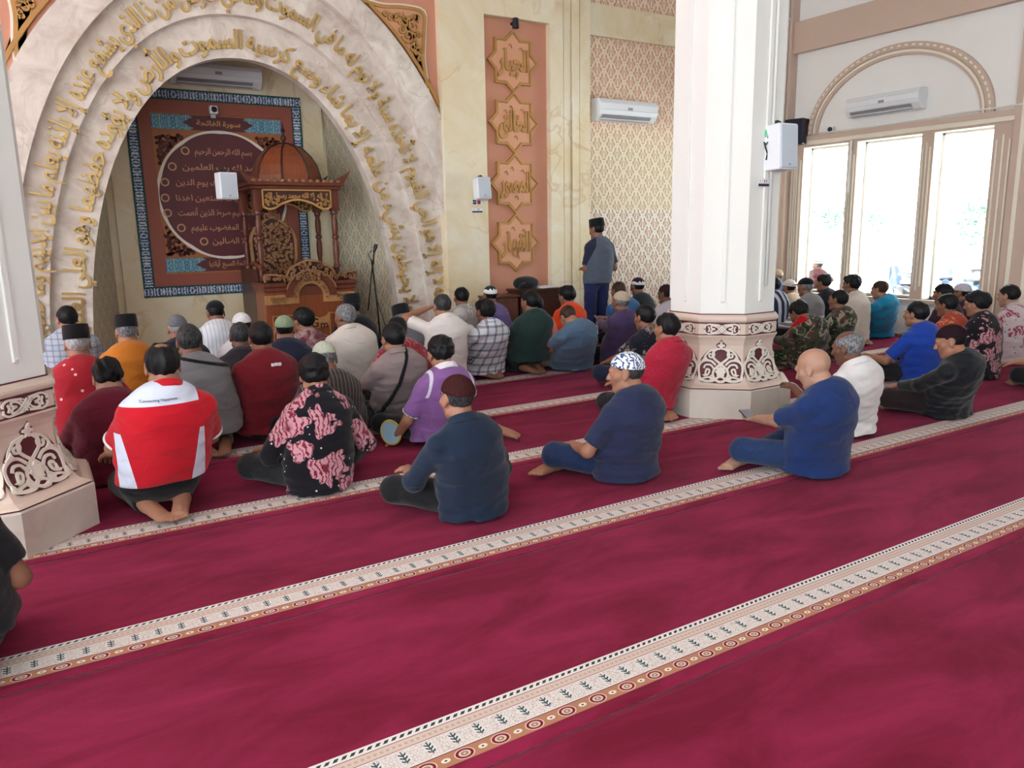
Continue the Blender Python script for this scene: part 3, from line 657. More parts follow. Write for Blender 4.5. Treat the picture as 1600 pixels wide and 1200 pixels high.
def panel():
    W, H = 2.09, 2.47; e = empty('calligraphy_panel', (2.225, 10.45, .80)); tag(e, 'large painted panel with round Arabic medallion inside the niche', 'painted panel')
    fn = lambda u, v, d: (u, -d, v)
    def flat(name, x0, z0, x1, z1, d0, d1, m, parent=e):
        mb = MB(); cx, cz = (x0+x1)/2, (z0+z1)/2; mb.box((x0-cx, -d1, z0-cz), (x1-cx, -d0, z1-cz)); o = mb.build(name, m, parent); o.location = (cx, 0, cz); return o
    b = .13; hx = W/2
    bx, bz = border_mat('x'), border_mat('z')
    flat('floral_border', -hx, 0, hx, b, 0, .02, bx); flat('floral_border', -hx, H-b, hx, H, 0, .02, bx); flat('floral_border', -hx, b, -hx+b, H-b, 0, .02, bz); flat('floral_border', hx-b, b, hx, H-b, 0, .02, bz)
    mf = plain('painted_frame', srgb(150, 84, 68), .5, var=.1, scale=30); fr = .145; i = b
    for a in ((-hx+i, i, hx-i, i+fr), (-hx+i, H-i-fr, hx-i, H-i), (-hx+i, i+fr, -hx+i+fr, H-i-fr), (hx-i-fr, i+fr, hx-i, H-i-fr)): flat('frame_rail', *a, 0, .035, mf)
    i2 = b+fr; X2 = hx-i2
    flat('field', -X2, i2, X2, H-i2, 0, .012, plain('painted_field', srgb(166, 104, 62), .55, var=.08, scale=20))
    bl = arabesque('blue_arabesque', srgb(52, 104, 160), srgb(150, 190, 210), srgb(30, 70, 140), srgb(90, 150, 120), 14); pq = plain('painted_maroon', srgb(96, 46, 52), .5, var=.1)
    for z0, z1, txt in ((i2+.02, i2+.19, 'الفاتحة السبع آياتها'), (H-i2-.19, H-i2-.02, 'سورة الفاتحة')):
        for s in (-1, 1): flat('cartouche', *(sorted((s*.28, s*X2))[0], z0, sorted((s*.28, s*X2))[1], z1), .012, .018, bl)
        zc = (z0+z1)/2; mb = MB(); mb.poly([(-.42, zc), (-.30, z1-.02), (-.34, z1), (.34, z1), (.30, z1-.02), (.42, zc), (.30, z0+.02), (.34, z0), (-.34, z0), (-.30, z0+.02)], .012, .022, fn); p = mb.build('title_plate', pq, e)
        mb = MB(); ar_line(mb, txt, 0, zc, .085, lambda u, v, d: (u, -.022-d*.2, v), width=.52, bold=.02); mb.build('title_script', M['gold_paint'], p)
    zc = H/2-.01; R = .745
    g = plain('painted_scroll', srgb(98, 48, 38), .5); rnd = random.Random(5)
    for sx in (-1, 1):
        for sz in (-1, 1):
            spots = []; mb = MB()
            for _ in range(2500):
                x, z = rnd.uniform(.12, X2-.03), rnd.uniform(.3, .74); r = rnd.uniform(.015, .07)
                if math.hypot(x, z) < R+.045+r or z+r > .735 or x+r > X2-.02: continue
                if any(math.dist((x, z), s[:2]) < .75*(r+s[2]) for s in spots): continue
                spots.append((x, z, r)); mb.ribbon([(sx*u, zc+sz*v) for u, v in spiral(x, z, r, 1.6, rnd.uniform(0, 6), rnd.choice((1, -1)))], .02, fn, .016)
            mb.build('corner_scrollwork', g, e)
    mb = MB(); mb.poly([(R*1.055*math.cos(2*PI*k/72), zc+R*1.055*math.sin(2*PI*k/72)) for k in range(72)], .012, .024, fn); mb.build('disc_rim', M['lace'], e)
    lob = [((R*(1+.018*abs(math.cos(5*2*PI*k/160))))*math.cos(2*PI*k/160), zc+(R*(1+.018*abs(math.cos(5*2*PI*k/160))))*math.sin(2*PI*k/160)) for k in range(160)]
    mb = MB(); mb.poly(lob, .012, .034, fn); disc = mb.build('disc', pq, e)
    mb = MB(); sf = lambda u, v, d: (u, -.034-d*.2, v)
    lines = [('بسم الله الرحمن الرحيم', .53, .72), ('الحمد لله رب العلمين', .34, 1.05), ('الرحمن الرحيم ملك يوم الدين', .155, 1.25), ('إياك نعبد وإياك نستعين اهدنا', -.03, 1.28), ('الصرط المستقيم صرط الذين أنعمت', -.21, 1.26), ('عليهم غير المغضوب عليهم', -.39, .98), ('ولا الضالين', -.56, .48)]
    for t, dz, w in lines:
        ar_line(mb, t, .03, zc+dz, .100, sf, width=w*.95, bold=.008)
        mb.ribbon([(-w/2-.06+.042*math.cos(2*PI*k/16), zc+dz+.042*math.sin(2*PI*k/16)) for k in range(16)], .013, sf, .003, closed=True)
    mb.build('verse_script', M['script_paint'], disc)
panel()

# ------------------------------------------------------------------ speakers, cameras, air conditioners
def wall_speaker(loc, rz, w, h, d, lab, tilt=0):
    e = empty('wall_speaker', loc, rz); tag(e, lab, 'speaker', 'pale box speakers'); e.rotation_euler = (tilt, 0, rz)
    mb = MB(); mb.bbox((-w/2, -d, -h/2), (w/2, 0, h/2), .012); mb.build('cabinet', M['plastic'], e)
    mb = MB(); mb.bbox((-w/2+.012, -d-.012, -h/2+.012), (w/2-.012, -d+.004, h/2-.012), .008); mb.build('grille', M['grey_plastic'], e)
    mb = MB(); mb.tube([(0, -d*.4, h/2-.01), (0, -d*.4, h/2+.03)], .022, 10); mb.tube([(0, -d*.4, h/2+.03), (0, .08, h/2+.035)], .012, 8); mb.build('bracket', M['black'], e)
    mb = MB(); mb.box((-.012, -d-.0135, -h/2+.03), (.012, -d-.011, -h/2+.045)); mb.build('badge', M['steelgrey'], e); return e
c = on_y(757, 296, 8.72); wall_speaker((c.x, 8.84, c.z), math.radians(-6), .19, .27, .15, 'pale box speaker hung left of the gold star plaques', math.radians(-8))
c = on_y(355, 290, 9.15); e = wall_speaker((c.x, 9.32, c.z), math.radians(8), .20, .29, .16, 'pale box speaker hanging in front of the round medallion')
c = on_y(1221, 232, 4.22); wall_speaker((c.x+.0, c.y+.10, c.z), math.radians(-4), .20, .345, .18, 'pale box speaker on the middle column', math.radians(-3))
# green round lamp shade and loose cable behind that speaker
cl = on_y(1207, 206, 4.30); mb = MB(); mb.lathe([(.005, .05), (.05, .045), (.085, .02), (.095, -.02), (.09, -.045), (.02, -.05)], cl, 24, 1, .7); tag(mb.build('lamp_shade', M['glass_green'], None, True, 40), 'round green glossy lamp shade behind the column speaker', 'lamp shade')
pts = [on_y(x, y, 4.27) for x, y in ((1207, 200), (1201, 206), (1200, 215), (1201, 220), (1197, 226), (1194, 222), (1196, 230), (1199, 240), (1197, 250))]
mb = MB(); mb.tube(pts, .006, 6); tag(mb.build('cable', M['black'], None, True), 'loose black cable looping beside the column speaker', 'cable')
mb = MB(); a = on_y(1192, 60, 4.275); x = a.x-.03
mb.tube([(5.03+.05, 4.285, 1.05), (5.03+.05, 4.285, 5.9)], .013, 8); tag(mb.build('cable_conduit', M['white'], None, True), 'white cable conduit running up the middle column', 'conduit')

def aircon(loc, rz, w, h, d, lab):
    e = empty('air_conditioner', loc, rz); tag(e, lab, 'air conditioner', 'white wall air conditioners')
    prof = [(0, -h/2), (-d*.55, -h/2), (-d*.9, -h*.22), (-d, -h*.05), (-d, h*.30), (-d*.85, h*.47), (-d*.7, h/2), (0, h/2)]
    mb = MB(); mb.poly([(a, b) for a, b in prof], -w/2, w/2, lambda u, v, dd: (dd, u, v)); mb.build('casing', M['plastic'], e)
    mb = MB(); mb.box((-w/2+.07, -d*.80, -h*.40), (w/2-.12, -d*.60, -h*.37)); mb.mi = 0
    mb.quad_add([(-w/2+.06, -d*.58, -h*.485), (w/2-.11, -d*.58, -h*.485), (w/2-.11, -d*.88, -h*.25), (-w/2+.06, -d*.88, -h*.25)], [(0, 1, 2, 3)]); mb.quad_add([(-w/2+.06, -d*.60, -h*.50), (w/2-.11, -d*.60, -h*.50), (w/2-.11, -d*.91, -h*.26), (-w/2+.06, -d*.91, -h*.26)], [(3, 2, 1, 0)])
    mb.build('air_slot', M['steelgrey'], e)
    mb = MB(); mb.bbox((-w/2+.05, -d*.97, -h*.47), (w/2-.1, -d*.62, -h*.43), .004); o = mb.build('louvre', M['plastic'], e)
    mb = MB(); mb.box((-w/2+.02, -d-.004, h*.27), (w/2-.02, -d+.01, h*.285)); mb.box((-w/2+.02, -d-.004, -h*.03), (w/2-.02, -d+.01, -h*.015)); mb.build('panel_line', M['grey_plastic'], e)
    mb = MB(); mb.box((-.03, -d-.006, .0), (.05, -d+.01, .035)); mb.build('badge', M['steelgrey'], e); return e
aircon((7.52, 9.09, 3.17), 0, 1.06, .29, .21, 'white air conditioner on the carved lattice wall')
aircon((XW-.01, 6.79, 3.155), -PI/2, 1.08, .26, .2, 'white air conditioner under the round arched moulding')
aircon((2.23, 10.45, 3.44), 0, 1.05, .24, .2, 'white air conditioner above the painted niche panel')
def camera_unit(loc, rz, lab):
    e = empty('security_camera', loc, rz); tag(e, lab, 'security camera')
    mb = MB(); mb.bbox((-.05, -.06, -.05), (.05, .02, .05), .018); mb.build('housing', M['plastic'], e)
    mb = MB(); mb.lathe([(.03, 0), (.034, .012), (.02, .02), (.002, .021)], (0, 0, 0), 18); o = mb.build('lens', M['black'], e, True, 40); o.rotation_euler = (PI/2, 0, 0); o.location = (0, -.058, 0)
    mb = MB(); mb.bbox((-.03, .01, -.09), (.03, .05, -.03), .008); mb.build('mount', M['grey_plastic'], e)
c = on_y(333, 172, 10.36); camera_unit((c.x, 10.37, c.z), 0, 'small white security camera on the painted panel frame')
c = on_x(1297, 205, XW-.06); camera_unit((XW-.05, c.y, c.z+.02), -PI/2+.5, 'small white security camera on the window ledge')
e = empty('loudspeaker', (XW-.02, 8.23, 2.93), -PI/2+.25); tag(e, 'black box loudspeaker at the corner above the far window', 'speaker')
mb = MB(); mb.bbox((-.15, -.24, -.19), (.15, -.02, .19), .015); mb.build('cabinet', M['black'], e)
mb = MB(); mb.bbox((-.135, -.252, -.175), (.135, -.235, .175), .01); mb.build('grille', M['navyblack'], e)
# conduits on the window wall
for pts, lab, r in (([(XW-.05, 7.31, 2.72), (XW-.05, 7.31, 2.0), (XW-.05, 7.295, 1.98)], 'white conduit running down the fluted mullion', .018), ([(XW-.19, 8.42, 5.9), (XW-.19, 8.42, 2.95)], 'thin white conduit beside the corner pilaster', .014), ([(XW-.19, 8.95, 4.62), (XW-.19, 8.42, 4.60), (XW-.11, 8.38, 4.58)], 'short white conduit across the corner pilaster', .014), ([(XW-.105, 8.0, 2.875), (XW-.105, 7.0, 2.873), (XW-.105, 6.1, 2.885), (XW-.105, 5.15, 2.90), (XW-.12, 4.2, 2.90)], 'white cable lying along the window ledge', .010)):
    mb = MB(); mb.tube(pts, r, 8); tag(mb.build('cable_conduit', M['white'], None, True), lab, 'conduit')

# signs under the speakers
RED = plain('red_print', srgb(190, 50, 70), .5); INK = plain('black_print', srgb(40, 42, 52), .5)
def sign(loc, rz, w, h, lab, kind):
    e = empty('sign', loc, rz); tag(e, lab, 'sign'); fn = lambda u, v, d: (u, -.006-d, v)
    mb = MB(); mb.box((-w/2, -.006, -h/2), (w/2, 0, h/2)); mb.build('card', M['paper'], e)
    mb = MB()
    if kind == 'kf':
        lat_line(mb, 'K F', .02, h*.22, h*.42, fn, .03); mb.poly([(-w*.36, h*.22), (-w*.27, h*.30), (-w*.27, h*.14)], 0, .001, fn); o = mb.build('lettering', RED if lab.find('column') > 0 else INK, e)
        mb = MB(); mb.box((-w*.47, -.0075, -h*.42), (w*.47, -.006, -h*.10)); mb.build('dark_strip', INK, e)
    else:
        for z in (.24, -.2): mb.box((-w*.42, -.0075, h*z-.012), (-w*.10, -.006, h*z+.012))
        mb.build('dark_print', INK, e); mb = MB()
        for z in (.18, -.15): mb.box((0, -.0075, h*z-.016), (w*.30, -.006, h*z+.016))
        mb.build('red_print', RED, e)
c = on_y(746, 316, 8.92); sign((c.x, 8.928, c.z), 0, .155, .068, 'upper small red and black printed notice under the middle speaker', 'n')
c = on_y(746, 329, 8.92); sign((c.x, 8.928, c.z), 0, .16, .06, 'lower small notice reading K F under the middle speaker', 'kf')
ap = .455*math.cos(PI/8)
c = on_y(1191, 286, 4.29); sign((c.x, 4.715-ap-.014, c.z), 0, .13, .062, 'small red lettered notice reading K F on the column', 'kf')
# ------------------------------------------------------------------ pulpit in the niche
def carving(mb, outline_fn, x0, x1, z0, z1, fn, n=300, rmin=.02, rmax=.06, w=.012, h=.02, seed=1):
    rnd = random.Random(seed); spots = []
    for _ in range(n):
        x, z = rnd.uniform(x0, x1), rnd.uniform(z0, z1); r = rnd.uniform(rmin, rmax)
        if not outline_fn(x, z, r): continue
        if any(math.dist((x, z), s[:2]) < .85*(r+s[2]) for s in spots): continue
        spots.append((x, z, r)); mb.ribbon(spiral(x, z, r, 1.4, rnd.uniform(0, 6), rnd.choice((1, -1)), 16), [w*(1.1-.5*i/16) for i in range(17)], fn, h)
def pulpit():
    e = empty('pulpit', (2.80, 9.02, 0)); tag(e, 'carved red-brown wooden pulpit with dome canopy standing in the niche', 'pulpit')
    W = .53; fn = lambda u, v, d: (u, -d, v)
    mb = MB(); mb.bbox((-W, 0, 0), (W, .42, .99), .012); mb.build('front_desk', M['wood_panel'], e)
    mb = MB()
    for s in (-1, 1):
        for a, b, c, d in ((-.13, .13, .155, .165), (-.13, .13, .60, .61), (-.13, -.12, .165, .60), (.12, .13, .165, .60)): mb.box((s*.335+a, -.012, c), (s*.335+b, .002, d))
    mb.build('panel_moulding', M['wood_gold'], e)
    for s in (-1, 1):
        mb = MB(); (mb.bbox((min(s*.285, s*(W+.02)), -.03, .885), (max(s*.285, s*(W+.02)), .44, .935), .01), mb.bbox((min(s*.28, s*(W+.035)), -.045, .935), (max(s*.28, s*(W+.035)), .45, .99), .015)); mb.build('cornice', M['wood_red'], e)
    # arched centre of the cornice
    hood = lambda r: [(r*math.cos(PI*k/24), .82+r*math.sin(PI*k/24)) for k in range(25)]
    mb = MB(); A, B = hood(.225), hood(.30); mb.poly(B+A[::-1], -.02, .06, fn); mb.poly([(.30*math.cos(PI*k/24), .83+.30*math.sin(PI*k/24)) for k in range(25)], -.03, .004, fn); mb.build('arched_hood', M['wood_red'], e)
    mb = MB(); mb.box((-W-.005, -.02, .74), (-.215, .01, .845)); mb.box((.215, -.02, .74), (W+.005, .01, .845)); A, B = hood(.145), hood(.222); mb.poly(B+A[::-1]+[(-.145, .74), (-.222, .74)][:0], -.01, .022, fn); mb.box((-.215, -.02, .74), (-.145, .01, .83)); mb.box((.145, -.02, .74), (.215, .01, .83)); mb.build('frieze_board', M['wood_gold'], e)
    mb = MB(); f2 = lambda u, v, d: (u, -.022-d, v); f3 = lambda u, v, d: (u, -.05-d, v)
    for s in (-1, 1): carving(mb, lambda x, z, r: True, s*.40-.075, s*.40+.075, .765, .82, f2, 200, .012, .02, .008, .014, 4)
    carving(mb, lambda x, z, r: .155 < math.hypot(x, z-.82)-r and math.hypot(x, z-.82)+r < .215 and z > .80, -.22, .22, .80, 1.04, f2, 500, .012, .022, .008, .014, 6)
    carving(mb, lambda x, z, r: z-r > 1.0 and (z+r < 1.085 or (math.hypot(x, z-.86) + r < .37 and math.hypot(x, z-.86)-r > .16)), -W, W, .99, 1.26, f3, 1500, .02, .045, .013, .03, 8)
    for pts in ([(-.3, 1.0), (-.26, 1.12), (-.14, 1.2), (0, 1.235), (.14, 1.2), (.26, 1.12), (.3, 1.0)], [(-W, 1.0), (-W, 1.08), (-.36, 1.07), (-.30, 1.0)], [(W, 1.0), (W, 1.08), (.36, 1.07), (.30, 1.0)]): mb.ribbon(arc_pts(pts, 6), .02, f3, .03)
    mb.ribbon([(.31*math.cos(PI*k/20), .815+.31*math.sin(PI*k/20)) for k in range(2, 19)], .016, lambda u, v, d: (u, -.06-d, v), .012)
    mb.build('crest_carving', M['carve'], e)
    mb = MB(); mb.box((-W, -.005, 1.0), (W, .03, 1.075)); mb.poly([(.29*math.cos(PI*k/20), .93+.29*math.sin(PI*k/20)) for k in range(21)], -.03, .02, fn); mb.build('crest_back', M['wood_dark'], e)
    # horned emblem with its two letters
    em = [(-.21, .62), (-.17, .575), (-.09, .552), (-.04, .575), (0, .625), (.04, .575), (.09, .552), (.17, .575), (.21, .62), (.20, .53), (.195, .46), (.10, .44), (-.02, .425), (-.10, .44), (-.16, .48), (-.20, .56)]
    mb = MB(); mb.poly(em, 0, .012, fn); mb.build('emblem', M['wood_gold'], e)
    mb = MB(); lat_line(mb, 'G', .02, .50, .15, lambda u, v, d: (u, -.013-d*.3, v), .02); lat_line(mb, 'm', .135, .475, .13, lambda u, v, d: (u, -.013-d*.3, v), .02); mb.build('emblem_letters', M['wood_dark'], e)
    # rear box, posts, canopy
    mb = MB(); mb.bbox((-.50, .42, 0), (.52, 1.22, .62), .01); mb.box((-.50, .42, .62), (-.44, 1.22, 1.12)); mb.box((.46, .42, .62), (.52, 1.22, 1.12)); mb.build('stair_box', M['wood_dark'], e)
    prof = [(.045, 0), (.045, .03), (.03, .045), (.026, .08), (.036, .16), (.036, .30), (.025, .345), (.042, .36), (.042, .385), (.027, .40), (.037, .46), (.037, .57), (.028, .61), (.028, .64), (.042, .655), (.042, .69)]
    for x in (-.415, .53-.01):
        for y in (.5, 1.16):
            mb = MB(); mb.lathe(prof, (x, y, 1.12), 14); mb.bbox((x-.05, y-.05, 1.81), (x+.05, y+.05, 2.07), .006); mb.build('post', M['wood_red'], e, True, 35)
    mb = MB(); mb.bbox((-.50, .42, 2.06), (.60, 1.24, 2.10), .008); mb.bbox((-.53, .39, 2.10), (.63, 1.27, 2.145), .01)
    for x in (-.5, .6):
        for y in (.42, 1.24):
            s = 1 if x > 0 else -1; mb.poly([(0, 0), (.03, .0), (.12, .15), (.0, .075), (-.16, .0)], -.025, .025, lambda u, v, d, x=x, y=y, s=s: (x+s*u, y+d, 2.135+v))
    mb.build('canopy_eave', M['wood_red'], e)
    mb = MB()
    for k in range(13): x = -.46+k*.085; mb.lathe([(.034, 0), (.034, .012), (.02, .03), (.004, .036)], (x, .41, 2.145), 10)
    mb.build('eave_scallops', M['carve'], e, True, 50)
    fz = arc_pts([(-.36, 1.86), (-.30, 1.83), (-.22, 1.845), (-.12, 1.90), (.05, 1.94), (.22, 1.90), (.32, 1.845), (.40, 1.83), (.46, 1.86)], 5)
    for yy, side in ((.44, 1), (1.2, 1)):
        mb = MB(); f4 = lambda u, v, d, yy=yy: (u, yy-d, v); mb.poly(fz+[(.465, 2.06), (-.365, 2.06)], -.01, .01, f4); p = mb.build('canopy_frieze', M['wood_dark'], e)
        mb = MB(); mb.ribbon(fz, .022, f4, .022); mb.ribbon([(-.36, 2.05), (.46, 2.05)], .016, f4, .022); mb.ribbon([(-.36, 1.86), (-.36, 2.05)], .016, f4, .022); mb.ribbon([(.46, 1.86), (.46, 2.05)], .016, f4, .022)
        ar_line(mb, 'لا إله إلا الله محمد رسول الله', .05, 1.985, .085, lambda u, v, d, yy=yy: (u, yy-.01-d*.5, v), width=.76, bold=.03)
        carving(mb, lambda x, z, r: z-r > 1.85 and abs(x-.05)-r > .2, -.34, .45, 1.85, 1.95, lambda u, v, d, yy=yy: (u, yy-.01-d, v), 300, .014, .026, .009, .012, 3); mb.build('frieze_script', M['gold_paint'], p)
    mb = MB(); cx, cy = .05, .83
    mb.lathe([(.42, 0), (.41, .09), (.375, .21), (.31, .32), (.22, .41), (.10, .465), (.02, .48)], (cx, cy, 2.145), 8, rot=PI/8); mb.build('dome', M['wood_panel'], e)
    mb = MB()
    for k in range(8):
        a = PI/8+k*PI/4; mb.tube([(cx+r*math.cos(a), cy+r*math.sin(a), 2.147+z) for r, z in ((.42, 0), (.41, .09), (.375, .21), (.31, .32), (.22, .41), (.10, .465), (.02, .48))], .012, 6)
    mb.build('dome_rib', M['wood_dark'], e, True)
    mb = MB(); mb.lathe([(.03, 0), (.016, .03), (.034, .06), (.034, .085), (.014, .11), (.014, .14), (.028, .165), (.012, .20), (.004, .25)], (cx, cy, 2.615), 14); mb.build('finial', M['wood_dark'], e, True, 40)
    # carved armchair inside
    ch = empty('armchair', (2.62, 9.86, 0)); tag(ch, 'carved high-backed chair between the pulpit posts', 'chair')
    back = arc_pts([(-.24, 1.0), (-.27, 1.35), (-.25, 1.55), (-.12, 1.68), (0, 1.74), (.12, 1.68), (.25, 1.55), (.27, 1.35), (.24, 1.0)], 6)
    mb = MB(); mb.poly(back, 0, .05, fn); mb.build('backrest', M['wood_dark'], ch)
    mb = MB(); fc = lambda u, v, d: (u, -.05-d, v); mb.ribbon(back, .03, fc, .03)
    carving(mb, lambda x, z, r: abs(x)+r < .24 and z+r < 1.70-.9*x*x/.07*.15, -.24, .24, 1.02, 1.68, fc, 2500, .018, .042, .013, .03, 12)
    for k in range(3): mb.ribbon(spiral((-1, 0, 1)[k]*.06, 1.75+(.04 if k == 1 else 0), .04, 1.3, 1, (1, 1, -1)[k], 14), .014, fc, .03)
    mb.build('back_carving', M['carve'], ch)
    mb = MB(); mb.bbox((-.28, -.5, .84), (.28, .0, .95), .03); mb.build('seat', plain('seat_cloth', (.16, .03, .03), .8), ch)
    for sx in (-1, 1):
        mb = MB(); mb.tube([(sx*.27, 0, 1.18), (sx*.29, -.25, 1.20), (sx*.28, -.48, 1.16)], .025, 8); mb.tube([(sx*.28, -.46, 1.16), (sx*.27, -.44, .95)], .022, 8); mb.build('armrest', M['wood_red'], ch, True)
        for y in (-.46, -.03): mb = MB(); mb.tube([(sx*.25, y, .86), (sx*.25, y, .62)], .026, 8); mb.build('leg', M['wood_red'], ch, True)
pulpit()

# microphone stand
b = on_y(594, 500, 8.85); top = on_y(583, 403, 8.85)
e = empty('microphone_stand', (b.x, 8.85, 0)); tag(e, 'black microphone stand right of the pulpit', 'microphone stand')
mb = MB(); mb.tube([(0, 0, .12), (-.03, 0, .7), (-.07, 0, 1.22)], .011, 8); mb.build('pole', M['darkmetal'], e, True)
mb = MB(); mb.tube([(-.055, -.01, 1.16), (-.04, -.02, 1.33)], .009, 8); mb.tube([(-.06, -.01, 1.20), (-.11, -.015, .90), (-.155, -.02, .62)], .008, 8); mb.build('boom', M['darkmetal'], e, True)
mb = MB(); mb.tube([(-.045, -.02, 1.30), (-.025, -.03, 1.36)], [.014, .017], 10); mb.tube([(-.028, -.028, 1.35), (-.015, -.034, 1.40)], [.026, .02], 12); mb.build('microphone', M['black'], e, True, 50)
for k in range(3):
    a = 2*PI*k/3+.4; mb = MB(); mb.tube([(0, 0, .16), (.28*math.cos(a), .28*math.sin(a), .012)], .009, 8); mb.build('leg', M['darkmetal'], e, True)
mb = MB(); mb.tube([(-.07, .01, 1.2), (-.10, .02, 1.28), (-.06, .0, 1.33)], .005, 6); mb.tube([(-.02, .01, .72), (.05, .02, .5), (.12, .03, .25), (.2, .02, .015)], .005, 6); mb.build('cord', M['black'], e, True)

# two low cabinets with a bag and papers
def cabinet(x0, x1, z, y0, lab, m):
    e = empty('cabinet', ((x0+x1)/2, y0, 0)); w = (x1-x0)/2; tag(e, lab, 'cabinet')
    mb = MB(); mb.bbox((-w, 0, 0), (w, .34, z-.03), .008); mb.build('body', m, e); mb = MB(); mb.bbox((-w-.02, -.02, z-.03), (w+.02, .35, z), .008); mb.build('top', m, e)
    mb = MB(); mb.bbox((-w+.03, -.015, .06), (w-.03, .003, z-.09), .006); d = mb.build('door', m, e); mb = MB(); mb.bbox((-.02, -.03, z*.5), (.02, -.012, z*.5+.03), .006); mb.build('handle', M['metal'], d)
cabinet(5.02, 5.46, .70, 8.66, 'low brown cabinet below the lowest star plaque', M['wood_desk']); cabinet(5.49, 6.14, .76, 8.64, 'darker low cabinet carrying papers and a black bag', M['wood_dark'])
def blob(name, c, r, m, seed=0, rot=0, squash=None, amp=.12):
    bm = bmesh.new(); bmesh.ops.create_icosphere(bm, subdivisions=4, radius=1); rnd = random.Random(seed); ks = [(Vector((rnd.uniform(-4, 4), rnd.uniform(-4, 4), rnd.uniform(-4, 4))), rnd.uniform(0, 6)) for _ in range(6)]
    for v in bm.verts:
        n = sum(math.sin(k.dot(v.co)+p) for k, p in ks)/6; p = v.co*(1+amp*n); v.co = Vector((p.x*r[0], p.y*r[1], p.z*r[2] if p.z > -.7 else -.7*r[2]))
    for f in bm.faces: f.smooth = True
    me = bpy.data.meshes.new(name); bm.to_mesh(me); bm.free(); me.materials.append(m); o = link(name, me); o.location = c; o.rotation_euler = (0, 0, rot); return o
BAG = cloth('black_nylon', (.014, .013, .016), .7)
bag = blob('bag', (5.66, 8.78, .83), (.19, .13, .10), BAG, 5); tag(bag, 'black soft bag slumped on the darker cabinet', 'bag')
mb = MB(); mb.tube(arc_pts3 if False else [(-.10, -.13, .02), (-.2, -.16, .0), (-.22, -.17, -.08), (-.15, -.17, -.14)], .012, 6); mb.build('strap', BAG, bag, True)
mb = MB(); mb.bbox((-.14, -.10, 0), (.14, .10, .02), .003); o = mb.build('papers', M['paper'], None); o.location = (5.98, 8.80, .76); o.rotation_euler = (0, 0, .3); tag(o, 'white stack of papers on the darker cabinet', 'papers')

# yard outside: bushes, motorbikes, kiosk
LEAF = plain('leaf_green', (.09, .22, .12), .7, var=.4, scale=6)
def bush(px, py, X, r, lab):
    c = on_x(px, py, X); rnd = random.Random(int(px)); e = empty('shrub', (c.x, c.y, -.35)); tag(e, lab, 'shrub')
    mb = MB(); mb.tube([(0, 0, 0), (.05, .04, c.z-r*.3)], [.05, .03], 8); mb.build('stem', plain('pale_bark', (.45, .42, .38), .8), e, True); mb = MB()
    for _ in range(420):
        d = Vector((rnd.gauss(0, 1), rnd.gauss(0, 1), rnd.gauss(0, .8))).normalized()*r*rnd.uniform(.35, 1); p = Vector((0, 0, c.z+.35))+d; a = Vector((rnd.gauss(0, 1), rnd.gauss(0, 1), rnd.gauss(0, 1))).normalized()*r*.11; b = a.orthogonal().normalized()*r*.07
        mb.quad_add([p-a, p+b, p+a, p-b], [(0, 1, 2, 3)])
    mb.build('foliage', LEAF, e)
bush(1291, 332, 26, 1.0, 'green bush far outside the far window'); bush(1366, 335, 30, .8, 'small green bush far outside the middle window'); bush(1532, 335, 24, .9, 'green bush far outside the near window')
def wheel(mb, c, r):
    for i in range(24):
        a, b = 2*PI*i/24, 2*PI*(i+1)/24; mb.tube([(c[0]+r*math.cos(a), c[1], c[2]+r*math.sin(a)), (c[0]+r*math.cos(b), c[1], c[2]+r*math.sin(b))], .05, 6, False)
def motorbike(loc, rz, col, lab, group='motorbikes parked in the yard'):
    e = empty('motorbike', loc, rz); tag(e, lab, 'motorbike', group)
    for x in (-.62, .62):
        mb = MB(); wheel(mb, (x, 0, .28), .24); w = mb.build('wheel', M['black'], e, True); mb = MB(); mb.lathe([(.06, -.04), (.06, .04)], (0, 0, 0), 12)
        for k in range(5): a = 2*PI*k/5; mb.tube([(0, 0, 0), (.21*math.cos(a), .21*math.sin(a), 0)], .014, 6)
        h = mb.build('hub', M['metal'], w); h.rotation_euler = (PI/2, 0, 0); h.location = (x, 0, .28)
    mb = MB(); mb.tube([(-.62, 0, .30), (-.25, 0, .42), (.1, 0, .34), (.35, 0, .42), (.50, 0, .80)], [.06, .11, .11, .10, .07], 10); mb.bbox((-.16, -.13, .2), (.2, .13, .42), .04); mb.build('engine', M['darkmetal'], e, True, 40)
    mb = MB(); mb.tube([(-.78, 0, .64), (-.5, 0, .62), (-.2, 0, .60), (.08, 0, .52)], [.07, .13, .14, .08], 10); mb.tube([(.30, 0, .36), (.40, 0, .58), (.50, 0, .86)], [.15, .16, .10], 10); mb.tube([(.48, 0, .52), (.66, 0, .56), (.82, 0, .44)], [.05, .07, .04], 8); mb.build('bodywork', plain('bike_'+lab[:8].replace(' ', ''), col, .3), e, True, 50)
    mb = MB(); mb.bbox((-.72, -.13, .68), (.12, .13, .77), .035); mb.build('seat', M['black'], e, True, 40)
    mb = MB(); mb.tube([(.62, 0, .28), (.55, 0, .6), (.48, 0, .95)], .03, 8); mb.tube([(.40, -.34, .99), (.47, -.12, .96), (.47, .12, .96), (.40, .34, .99)], .018, 8); mb.build('handlebar', M['steelgrey'], e, True)
    for s in (-1, 1):
        mb = MB(); mb.tube([(.44, s*.2, .98), (.42, s*.28, 1.14)], .008, 6); mb.bbox((.40, s*.30-.06, 1.12), (.425, s*.30+.06, 1.19), .012); mb.build('mirror', M['steelgrey'], e)
    mb = MB(); mb.bbox((.50, -.08, .80), (.60, .08, .92), .03); mb.build('headlamp', M['plastic'], e)
